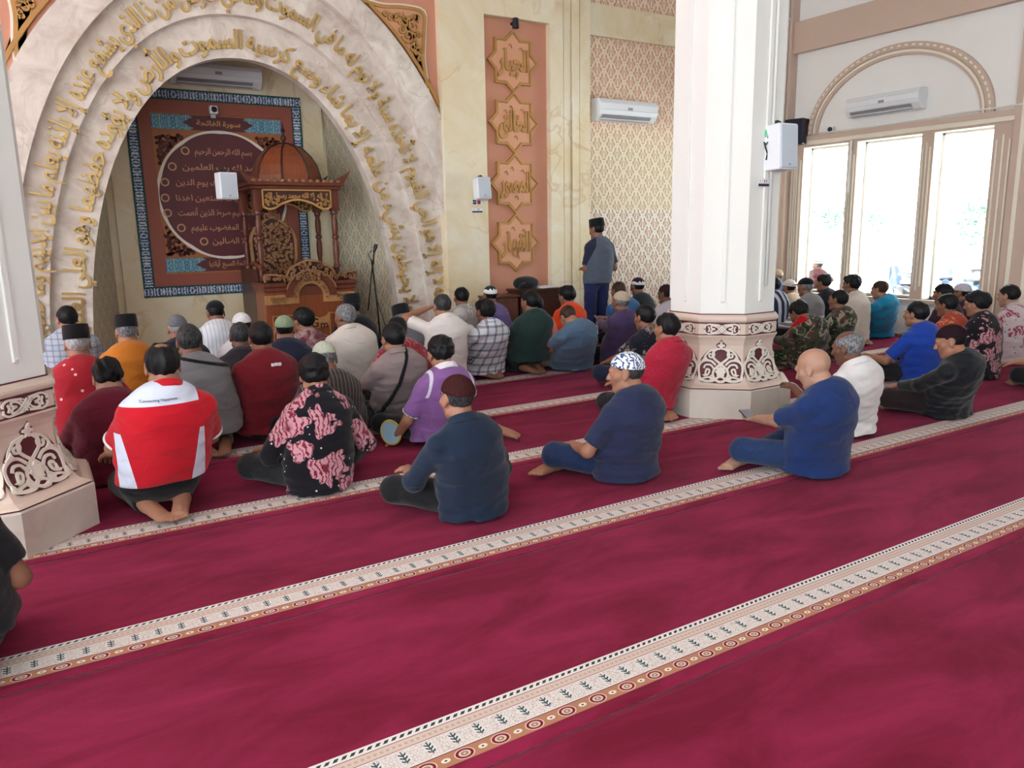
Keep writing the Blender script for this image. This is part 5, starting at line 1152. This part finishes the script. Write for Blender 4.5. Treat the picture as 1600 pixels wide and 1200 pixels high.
def decal(info, name, fill, mat, lift=.0025):
    """writing laid on the back of a shirt"""
    so = info['shirt']; me = so.data; T = BVHTree.FromPolygons([v.co.copy() for v in me.vertices], [tuple(p.vertices) for p in me.polygons])
    def fn(u, v, d):
        h = T.ray_cast(Vector((u, -1, v)), Vector((0, 1, 0)))[0]; y = h.y if h else -.12; return (u, y-lift-d*.0, v)
    mb = MB(); fill(mb, fn); return mb.build(name, mat, so)
def strap(info, o, n, c, w, mat, name='bag_strap'):
    F = Field(); info['torso'](F, .024); n = nrm(n); F.cut(n, c+w/2, .002); F.cut(-n, -(c-w/2), .002)
    b = F.bounds(); P, Fc = nets(*F.grid(b[0]-.03, b[1]+.03, .008)); return to_mesh(name, [(P*info['s'], Fc, 0)], mat, o)
def cuffs(info, o, mat, w=.07):
    for S, E in ((info['SHR'], info['eR']), (info['SHL'], info['eL'])):
        F = Field(); a, b = S+(E-S)*(.815-w), S+(E-S)*.815; F.cone(b, a, .070, .070, k=.01, flat=True); F.cut(nrm(E-S)*1.0, float(np.dot(nrm(E-S), b)), .002); F.cut(-nrm(E-S), -float(np.dot(nrm(E-S), a)), .002)
        l = F.bounds(); P, Fc = nets(*F.grid(l[0]-.02, l[1]+.02, .007)); to_mesh('cuff', [(P*info['s'], Fc, 0)], mat, o)
def collar_band(info, o, mat):
    F = Field(); N, NT = info['N'], info['NT']; F.cone(N+(NT-N)*-.05, N+(NT-N)*.74, .104, .080, k=.01, flat=True); d = nrm(NT-N); F.cut(-d, -float(np.dot(d, N+(NT-N)*.16)), .002)
    l = F.bounds(); P, Fc = nets(*F.grid(l[0]-.02, l[1]+.02, .007)); to_mesh('collar', [(P*info['s'], Fc, 0)], mat, o)
def at(P): return on_z(*P)
def foot_base(px, py, fwd=.13):
    p = on_z(px, py); return (p.x, p.y+fwd)
WHITE_EDGE = cloth('white_knit_edge', W3(226, 222, 230), .9)

# ---- nearest rows
o, i = person('man in red and white short-sleeved shirt kneeling beside the left column', (250, 536), .965, KP('red_white_shirt', jne, fold=.6), base=(.50, 4.575), pz=.19, s=1.05, pose='kneel', hair=HB, cut='short', extra='bald_crown', tone=1, g=1.12, hem=.20, hands='thigh', near=True, hpitch=14, lh=(-.20, .28, .30), rh=(.22, .28, .30))
decal(i, 'lettering', lambda mb, fn: lat_line(mb, 'Connecting Happiness', .0, .695, .020, fn, .006), INK)
cuffs(i, o, WHITE_EDGE); collar_band(i, o, K('red_collar', (190, 18, 36)))
o, i = person('young man in black shirt with large pink floral batik sitting cross-legged', (488, 555), .80, KP('batik_pink', BATIK, fold=.35), base=(1.36, 4.46), hyaw=-6, hpitch=20, hair=HB, cut='full', tone=1, g=.93, sleeve='half', hem=.015, trousers=TR_DARK, hands='knees', near=True, hunch=.03)
collar_band(i, o, _mats['batik_pink'])
o, i = person('man in purple polo with white collar leaning on his arm behind the dark brown cap', (686, 526), .80, KP('purple_polo', polo_purple), base=(2.43, 4.98), pose='side', hair=HB, cut='full', tone=1, g=1.02, hem=.05, trousers=TR_BLACK, near=True, hpitch=18, lh=(-.30, .12, .05), rh=(.36, .30, .24), hunch=.03)
collar_band(i, o, WHITE_EDGE); cuffs(i, o, WHITE_EDGE, .02)
PURP = i
o, i = person('man in dark navy shirt and dark brown skullcap sitting nearest the middle foreground', (713, 584), .805, K('navy_teal_shirt', (24, 38, 58)), base=(1.92, 3.55), hyaw=4, hpitch=6, hair=HD, cut='short', cap='dome', capm=knit('brown_knit', W3(62, 30, 30)), tone=1, g=.93, hem=.012, sleeve='half', near=True, trousers=TR_BLACK)
collar_band(i, o, _mats['navy_teal_shirt'])
person('man in navy shirt and white patterned skullcap turning his head left', (978, 549), .81, K('navy_shirt', (36, 43, 72)), base=(3.02, 3.58), hyaw=42, hpitch=8, hair=HD, cut='short', cap='dome', capm=KP('white_blue_cap', lambda g: g.mix(g.gt(g.wave(14, g.mp((1, 1, 1)), 9.0, 2.5), .62), W3(226, 230, 236), W3(60, 84, 128))), tone=1, g=1.02, hem=.02, near=True, trousers=K('navy_jeans', (28, 44, 78)), lh=(-.24, .22, .20), wide=True)
o, i = person('bald man in navy T-shirt and jeans looking at his phone', (1270, 546), .80, K('blue_tshirt', (24, 48, 98)), base=(4.06, 2.99), hyaw=14, hpitch=24, hair=None, cut='bald', tone=0, g=1.08, collar=False, hem=.03, near=True, trousers=TR_DENIM, lh=(-.13, .40, .27), rh=(-.02, .40, .255), hands='lap', wide=True)
PHONE = i
o, i = person('older man in white shirt, bald on top, sitting behind the phone user', (1325, 517), .79, K('white_shirt', (226, 224, 224), fold=.6), base=(5.05, 3.44), hyaw=14, hpitch=14, hair=HG, cut='fringe', tone=3, g=1.0, hem=.02, near=True, trousers=KP('green_sarong', p_speckle(W3(74, 116, 54), W3(120, 150, 70), 30, .4)), lh=(-.30, .26, .34), sleeve='half')
collar_band(i, o, _mats['white_shirt'])
o, i = person('man in red polo kneeling against the middle column', (1042, 489), .865, KP('red_polo', polo_red, fold=.6), base=(4.20, 4.66), pose='kneel', pz=.17, hpitch=2, hyaw=8, hair=HB, cut='short', tone=1, g=1.02, hem=.10, near=True, trousers=TR_DARK, hands='thigh', hunch=.04, back=.0)
collar_band(i, o, _mats['red_polo'])
cuffs(i, o, WHITE_EDGE, .03)
person('man in black long-sleeved shirt and dark skullcap hunched with face turned left', (1486, 507), .775, K('black_shirt', (20, 24, 31), rough=.6), base=(6.16, 3.34), hyaw=30, hpitch=18, hair=HB, cut='short', cap='dome', capm=knit('maroon_black_knit', W3(44, 28, 34)), tone=1, g=.98, sleeve='long', hem=.015, near=True, trousers=K('dark_brown_trousers', (40, 30, 32)), lh=(-.24, .34, .20), rh=(.1, .36, .2))
o, i = person('man in royal blue T-shirt resting his arm on his knee', (1433, 471), .80, K('royal_blue', (28, 66, 164)), base=(7.22, 4.20), hyaw=4, hpitch=2, hair=HB, cut='short', tone=1, g=1.05, collar=False, hem=.02, near=True, trousers=TR_DARK, lh=(-.32, .36, .26))
cuffs(i, o, K('pale_blue_edge', (130, 150, 210)), .02)
BLUE = (o, i)
person('man in black shirt and trousers kneeling, cut off by the left edge', None, 0, K('black_shirt2', (20, 20, 26)), base=(-.41, 3.12), hw=(-.42, 3.20, .94), pose='kneel', hair=HB, tone=2, g=1.05, hem=.18, sleeve='short', hands='thigh', near=True, trousers=K('black_trousers2', (32, 34, 42)))

# ---- third and fourth rows
person('young man in plain maroon shirt bowing beside the left column', (165, 562), .78, K('maroon_shirt', (104, 24, 44)), base=(.34, 5.42), hpitch=34, hair=HB, cut='full', tone=0, g=1.05, sleeve='long', hem=.02, near=True, back=.1, hunch=.06)
o, i = person('man in grey shirt with a black bag strap across the back', (293, 507), .93, K('grey_shirt', (122, 120, 124)), base=(.98, 5.72), pose='kneel', hair=HD, cut='short', tone=2, g=1.0, hem=.16, near=True, trousers=TR_GREY)
strap(i, o, (.25, 0, 1), .655, .022, TR_BLACK)
o, i = person('man in maroon sweater with a small white label below the collar', (405, 503), .905, K('red_sweater', (112, 22, 34)), base=(1.44, 5.86), hair=HB, cut='short', tone=2, g=1.12, sleeve='long', hem=.08, near=True, collar=False, hpitch=10)
decal(i, 'back_label', lambda mb, fn: [mb.quad_add([fn(x0, .60+a, 0), fn(x1, .60+a, 0), fn(x1, .622+a, 0), fn(x0, .622+a, 0)], [(0, 1, 2, 3)]) for x0, x1, a in ((-.035, -.012, 0), (-.010, .012, .002), (.014, .04, 0))], WHITE_EDGE)
person('man in dark brown striped shirt and pale knitted cap, bowing behind the batik shirt', (505, 533), .79, KP('brown_stripe', p_stripe(W3(62, 54, 54), W3(128, 116, 106), .028, .16)), base=(1.80, 5.36), hpitch=24, hyaw=-8, hair=HG, cut='short', cap='dome', capm=knit('pale_green_knit', W3(190, 196, 178)), tone=2, g=.97, sleeve='long', hem=.02, near=True, back=.1)
o, i = person('policeman in grey-brown uniform shirt with black trousers', (613, 504), .865, K('police_shirt', (142, 126, 126)), base=(2.40, 5.64), hair=HB, cut='short', tone=1, g=1.08, hem=.06, near=True, hyaw=4, trousers=TR_BLACK)
collar_band(i, o, _mats['police_shirt'])
strap(i, o, (-.9, 0, .25), .255, .025, TR_BLACK, 'shoulder_strap')
person('man in dark navy patterned batik sitting behind the red polo man', (1007, 476), .825, KP('batik_navy', p_batik(W3(30, 30, 44), W3(150, 140, 132), W3(90, 70, 60), W3(120, 110, 100), 8, .42)), base=(5.02, 5.66), hyaw=6, hpitch=6, hair=HB, cut='short', tone=2, g=1.0, hem=.03, trousers=TR_NAVY)
person('man in yellow and green batik half hidden behind the middle column', None, 0, KP('batik_yellow', p_batik(W3(60, 74, 40), W3(190, 178, 92), W3(110, 120, 50), W3(200, 190, 120), 9, .55)), base=(6.56, 5.72), hw=(6.58, 5.86, .80), hair=HB, tone=2, g=1.0, hem=.01, sleeve='long', hpitch=20)
CAMO = p_camo(W3(52, 74, 42), W3(34, 40, 34), W3(88, 62, 56), W3(150, 140, 122))
o, i = person('soldier in camouflage shirt with head bowed and a red scarf', (1247, 472), .745, KP('camouflage', CAMO), base=(7.1, 5.42), hpitch=42, hair=HB, cut='full', tone=2, g=1.05, sleeve='long', hem=.02, trousers=KP('camouflage', CAMO), hunch=.08, lh=(-.16, .36, .26), rh=(.05, .36, .26), hands='lap')
CAM1 = (o, i)
person('soldier in camouflage shirt with close-cropped hair and head raised', (1311, 452), .82, KP('camouflage', CAMO), base=(7.82, 5.66), hyaw=6, hpitch=0, hair=HB, cut='buzz', tone=2, g=1.05, sleeve='long', hem=.02, trousers=KP('camouflage', CAMO))
person('man in orange-red batik behind the royal blue T-shirt', (1480, 459), .79, KP('batik_orange', p_batik(W3(176, 70, 46), W3(214, 130, 100), W3(190, 150, 120), W3(220, 170, 130), 9, .52, False)), hair=HB, cut='short', cap=None, tone=2, g=1.0, hem=.02, hyaw=8)
person('man in black batik with pink flowers behind the black shirt', (1527, 456), .85, KP('batik_pink2', p_batik(W3(26, 20, 28), W3(186, 140, 144), W3(110, 40, 56), W3(220, 208, 208), 6, .52)), hair=HB, cut='full', tone=1, g=1.06, hem=.02, hyaw=12, hpitch=10, near=True)
person('man in white and red patterned batik beside the broad pilaster', (1577, 445), .85, KP('batik_white', p_batik(W3(206, 190, 196), W3(150, 66, 84), W3(206, 190, 196), W3(90, 120, 110), 4, .42)), hair=HB, cut='short', tone=0, g=1.06, hem=.02, hyaw=4, near=True)
person('man in black batik and black trousers cut off by the right edge', None, 0, KP('batik_pink3', p_batik(W3(26, 20, 28), W3(196, 150, 156), W3(90, 60, 90), W3(220, 208, 208), 6, .5)), base=(7.98, 3.22), hw=(7.98, 3.30, .84), hair=HB, tone=1, g=1.05, hem=.02, sleeve='half', lh=(-.36, .30, .26))
person('dark-haired man in dark purple shirt seen behind the orange batik', (1474, 443), .82, K('dark_plum', (52, 34, 56)), hair=HB, cut='short', tone=2, hem=.02, hyaw=6, dx=.0)
person('man in dark maroon shirt and pale grey skullcap near the window sill', (1492, 444), .80, K('dark_maroon', (64, 38, 54)), hair=HB, cap='dome', capm=knit('grey_white_knit', W3(196, 192, 204)), tone=2, hem=.02, hw=tuple(on_z(1492, 444, .80)+Vector((.25, .05, 0))), hyaw=8)

# ---- fifth row
person('man in black peci and red printed shirt beside the left column', (117, 506), .93, KP('red_print_shirt', p_speckle(W3(168, 32, 46), W3(222, 190, 190), 16, .16)), pose='kneel', hair=HW, cap='peci', capm=VELVET, tone=1, g=1.02, hem=.16, hpitch=6)
person('man in dark jacket with red collar half hidden by the maroon sweater', (373, 503), .83, K('dark_jacket', (40, 36, 44)), hair=HD, cut='buzz', tone=3, g=.98, sleeve='long', hem=.02)
person('man in navy jacket and green knitted cap in front of the pulpit', (443, 492), .845, K('navy_jacket', (34, 42, 66)), hair=HB, cap='dome', capm=knit('green_knit', W3(142, 160, 132)), tone=1, g=1.08, sleeve='long', hem=.02, hyaw=-10)
o, i = person('grey-haired man in white tunic looking left before the pulpit', (538, 475), .885, K('cream_tunic', (218, 212, 204), fold=.7), base=(2.62, 7.1), hyaw=26, hpitch=2, hair=HG, cut='short', tone=2, g=1.16, hem=.02, sleeve='long')
collar_band(i, o, _mats['cream_tunic'])
person('man in red batik half hidden behind the policeman', (619, 496), .80, KP('batik_red', p_batik(W3(142, 40, 52), W3(190, 110, 112), W3(90, 24, 40), W3(210, 150, 150), 10, .36)), hair=HB, tone=2, g=1.08, hem=.02, hpitch=26)
o, i = person('man in white shirt kneeling with a hand raised to his ear', (690, 459), .95, K('white_shirt2', (226, 220, 216), fold=.7), base=(3.36, 6.72), pose='kneel', hair=HD, cut='buzz', tone=1, g=1.06, hem=.05, sleeve='short', lh=(-.12, .10, .80), rh=(.2, .28, .3), back=0)
collar_band(i, o, _mats['white_shirt2'])
person('man in pale shirt and white knitted cap behind the plaid shirt', (718, 480), .71, K('pale_blue_shirt', (200, 206, 212)), hair=HW, cap='dome', capm=knit('white_grey_knit', W3(196, 192, 190)), tone=1, hem=.02, hpitch=14)
o, i = person('man in white and navy plaid shirt kneeling on the carpet border', (757, 468), .86, KP('plaid_shirt', p_plaid(W3(214, 216, 224), W3(46, 54, 78), W3(130, 138, 160))), base=(4.02, 7.05), pose='kneel', pz=.15, hair=HB, cut='full', tone=2, g=1.0, hem=.05, sleeve='short', hyaw=10)
collar_band(i, o, _mats['plaid_shirt'])
o, i = person('man in dark green uniform shirt kneeling with bare feet behind', (828, 454), .91, K('green_uniform', (38, 62, 58)), base=(4.52, 7.0), pose='kneel', pz=.19, hair=HB, cut='short', tone=2, g=1.12, hem=.15, sleeve='short', hyaw=14, hpitch=2)
collar_band(i, o, _mats['green_uniform'])
person('man in blue-grey T-shirt bowing his head low', (886, 479), .745, K('bluegrey_tshirt', (82, 106, 132)), base=(5.02, 6.86), hpitch=52, hair=HBR, cut='buzz', tone=1, g=1.15, collar=False, hem=.02, trousers=TR_GREY, hunch=.10)
person('man in purple shirt and beige knitted cap raising his hands', (970, 454), .86, K('purple_shirt', (74, 58, 96)), base=(5.66, 6.86), hair=HG, cap='dome', capm=knit('beige_knit', W3(194, 176, 156)), tone=2, g=1.02, sleeve='long', hem=.02, hands='pray', hpitch=4)
person('man in navy and white striped shirt at the right side of the column', (1208, 432), .87, KP('navy_white_stripe', p_stripe(W3(196, 200, 212), W3(40, 48, 78), .085, .52)), hair=HB, cut='short', tone=2, hem=.02, g=1.05)
person('man in grey sweater with white stripes and a black cap', (1259, 434), .86, KP('grey_striped', p_stripe(W3(128, 126, 130), W3(220, 220, 222), .06, .4, 2, (.22, .42))), hair=HG, cap='cap', capm=VELVET, tone=2, hem=.02, sleeve='long', g=1.05)
person('dark-haired man in black shirt below the motorbike rider', (1287, 428), .87, K('black_shirt3', (30, 32, 44)), hair=HB, tone=2, hem=.02, sleeve='long', hyaw=8)
person('man in cream shirt kneeling below the window mullion', (1331, 430), .89, K('cream_shirt', (206, 196, 184)), hair=HB, cut='full', tone=2, hem=.02, pose='kneel', pz=.15, hyaw=10, sleeve='long')
person('man in turquoise jacket sitting alone by the low wall', (1375, 438), .81, K('turquoise_jacket', (26, 134, 176)), base=(9.86, 6.36), hair=HBR, cut='buzz', tone=1, hem=.01, sleeve='long', hyaw=8, g=1.02)

# ---- front rows by the arch
person('dark-haired man in grey-blue checked shirt at the arch left foot', (102, 478), .93, KP('checked_shirt', p_plaid(W3(168, 176, 188), W3(96, 108, 130), W3(140, 150, 168), .05)), pose='kneel', hair=HB, cut='short', tone=1, g=1.05, hem=.1, hyaw=14)
person('man in mustard orange shirt and black peci facing the niche', (195, 491), .91, K('mustard_shirt', (188, 112, 34)), pose='kneel', hair=HG, cap='peci', capm=VELVET, tone=1, g=1.1, hem=.05, sleeve='long', pz=.2)
person('man in dark suit and grey knitted cap behind the grey shirt', (275, 491), .855, K('dark_suit', (36, 40, 52)), hair=HW, cap='dome', capm=knit('grey_knit', W3(120, 122, 130)), tone=1, hem=.02, sleeve='long', g=1.08)
person('man in white striped robe before the painted niche panel', (335, 470), .895, KP('white_striped', p_stripe(W3(214, 218, 226), W3(176, 182, 196), .035, .2)), pose='kneel', pz=.2, hair=HB, cap='cap', capm=VELVET, tone=2, g=1.12, hem=.02, sleeve='long', hpitch=18)
person('man in white robe and white cap left of the pulpit', (376, 488), .83, K('white_robe', (222, 222, 228)), hair=HB, cap='dome', capm=knit('white_knit', W3(232, 232, 236)), tone=2, g=1.08, hem=.02, sleeve='long', hpitch=14)
person('dark-haired man in maroon batik before the pulpit, looking left', (472, 482), .82, KP('batik_maroon', p_tie(W3(108, 54, 62), W3(176, 150, 152))), hair=HB, cut='full', tone=1, hem=.02, hyaw=24, hpitch=12, g=1.02)
person('man in black suit and black peci right of the pulpit', (549, 459), .91, K('black_suit', (26, 28, 38)), hair=HB, cap='peci', capm=VELVET, tone=2, g=1.1, hem=.02, sleeve='long')
person('man in grey jacket and black peci by the arch right foot', (626, 476), .81, K('grey_jacket', (122, 126, 136)), hair=HG, cap='peci', capm=VELVET, tone=1, hem=.02, sleeve='long', hpitch=16)
person('dark-haired man in grey and white batik below the arch right foot', (720, 449), .885, KP('batik_grey', p_batik(W3(150, 146, 144), W3(206, 202, 196), W3(110, 106, 104), W3(220, 216, 210), 10, .38)), pose='kneel', pz=.2, hair=HB, cut='short', tone=2, hem=.05)
person('man in violet shirt and black and white zigzag cap', (765, 446), .865, K('violet_shirt', (110, 96, 150)), hair=HB, cap='dome', capm=KP('zigzag_cap', lambda g: g.mix(g.gt(g.m('ADD', g.sep()[2], g.m('MULTIPLY', g.m('PINGPONG', g.sep()[0], .02), 1.3)), .835), W3(232, 236, 234), W3(20, 44, 40))), tone=2, hem=.02, sleeve='long')
person('man in salmon shirt hidden behind the green uniform', (836, 462), .80, K('salmon_shirt', (232, 128, 108)), hair=HB, tone=2, hem=.02, sleeve='long', g=1.05)
person('man in bright orange shirt before the marble pilaster', (885, 447), .86, K('orange_shirt', (226, 74, 28)), hair=HB, cut='full', tone=2, hem=.02, sleeve='long', hyaw=14, g=1.02)
person('brown-haired man in blue shirt half hidden by the purple shirt', (966, 440), .87, K('blue_shirt', (62, 104, 156)), hair=HBR, cut='buzz', tone=2, hem=.02, dx=.25, g=1.05, hpitch=10)
person('man in dark green shirt and black and white cap by the carved wall', (996, 433), .89, K('dark_green', (40, 50, 52)), hair=HB, cap='dome', capm=KP('zigzag_cap2', lambda g: g.mix(g.gt(g.m('ADD', g.sep()[2], g.m('MULTIPLY', g.m('PINGPONG', g.sep()[0], .02), 1.3)), .845), W3(228, 226, 226), W3(48, 24, 34))), tone=2, hem=.02, sleeve='long')
person('man in pale shirt and dark cap partly behind the column', (1040, 444), .83, K('pale_lilac', (190, 184, 194)), hair=HB, cap='dome', capm=knit('dark_brown_knit', W3(54, 36, 38)), tone=3, hem=.02, sleeve='long', hyaw=10)
person('man in blue shirt and beige cap at the far corner by the window', (1213, 420), .895, K('sky_blue_shirt', (52, 120, 190)), hair=HG, cap='dome', capm=knit('tan_knit', W3(206, 180, 152)), tone=1, hem=.02, sleeve='long', g=1.0)
person('man in beige shirt and white cap low in the far corner', (1233, 436), .77, K('beige_shirt', (206, 186, 164)), hair=HB, cap='dome', capm=knit('offwhite_knit', W3(222, 216, 210)), tone=2, hem=.02, sleeve='long')
STAND = on_y(933, 400, 8.05)
person('standing man in grey and navy raglan shirt and black cap facing the carved wall', None, 0, KP('raglan_shirt', raglan(W3(36, 40, 60), W3(84, 94, 108), 1.36, .10)), base=(STAND.x, 8.05), hw=(STAND.x+.02, 8.09, on_y(937, 341, 8.09).z), pose='stand', hair=HB, cap='peci', capm=VELVET, tone=2, g=1.02, hem=-.06, collar=False, hands='fold', hyaw=12, hpitch=6, trousers=K('navy_slacks', (34, 42, 84)), hunch=.03, pz=.90)

def place(info, p): 
    c, sn = math.cos(info['hd']), math.sin(info['hd']); p = np.asarray(p)*info['s']; return Vector((info['B'][0]+c*p[0]-sn*p[1], info['B'][1]+sn*p[0]+c*p[1], info['B'][2]+p[2]))
# phone in the left hand of the bald man
W, d, n, lat, ends = PHONE['hands'][0]; c = place(PHONE, W+d*.105+n*.028)
e = empty('phone', c); tag(e, 'dark smartphone held by the bald man in the navy T-shirt', 'phone')
ax = [Vector(nrm(lat)), Vector(nrm(d*.85+n*.55)), None]; ax[2] = ax[0].cross(ax[1]).normalized(); ax[1] = ax[2].cross(ax[0])
e.matrix_world = Matrix.Translation(c) @ Matrix([[ax[j][i] for j in range(3)] for i in range(3)]).to_4x4()
mb = MB(); mb.bbox((-.037, -.075, -.005), (.037, .075, .004), .004); mb.build('case', M['black'], e)
mb = MB(); mb.box((-.033, -.070, .004), (.033, .070, .0052)); g = G('phone_screen', .1); g.col((.25, .25, .28)); mb.build('screen', g.mat, e)
# papers on the soldier's knees, red scarf
o, i = CAM1; W, d, n, lat, ends = i['hands'][0]; c = place(i, W+d*.12+n*.03)
mb = MB(); mb.bbox((-.11, -.075, 0), (.11, .075, .008), .002); p = mb.build('booklet', M['paper']); p.location = c; p.rotation_euler = (.25, .1, .5); tag(p, 'open white booklet in the hands of the bowing soldier', 'booklet')
F = Field(); N = i['N']; F.cone(N+np.array([-.05, .02, .06]), N+np.array([-.15, .10, -.10]), (.035, .06), (.012, .05), k=.02); l = F.bounds(); P, Fc = nets(*F.grid(l[0]-.02, l[1]+.02, .009)); to_mesh('scarf', [(P, Fc, 0)], K('red_scarf', (176, 24, 34)), o)
# round fan by the purple polo
W, d, n, lat, ends = PURP['hands'][0]; c = place(PURP, W+np.array([-.035, -.02, .06]))
e = empty('hand_fan', c, .5); tag(e, 'round pale blue fan with yellow rim held by the purple polo man', 'fan')
mb = MB(); mb.lathe([(.085, -.004), (.088, 0), (.085, .004)], (0, 0, 0), 28); q = mb.build('blade', plain('fan_blue', srgb(150, 190, 210), .5), e); q.rotation_euler = (0, PI/2, 0)
mb = MB(); mb.tube([(0, .088*math.cos(2*PI*k/28), .088*math.sin(2*PI*k/28)) for k in range(29)], .008, 6); mb.build('rim', plain('fan_yellow', srgb(196, 170, 70), .5), e)
# rider outside
RX = 12.0; r = on_x(1275, 440, RX); top = on_x(1271, 404, RX)
o, i = person('man in maroon vest and striped cap sitting on a motorbike outside the far window', None, 0, KP('maroon_vest', p_batik(W3(64, 16, 26), W3(84, 90, 104), W3(44, 12, 20), W3(160, 150, 160), 3, .30, False)), base=(RX, r.y), hw=(RX+.04, r.y+.02, top.z+.35), pose='ride', s=.94, heading=-50, hyaw=60, hair=HD, cap='dome', capm=KP('striped_cap', p_stripe(W3(216, 212, 214), W3(70, 60, 66), .04, .4, 2)), tone=3, hem=-.08, hands='bars')
o.location.z = -.35; motorbike((RX+.25*.77, r.y+.25*.64, -.35), math.radians(40), (.02, .10, .06), 'green and black motorbike ridden outside the far window', None)
print('RIDER top z wanted', top.z)
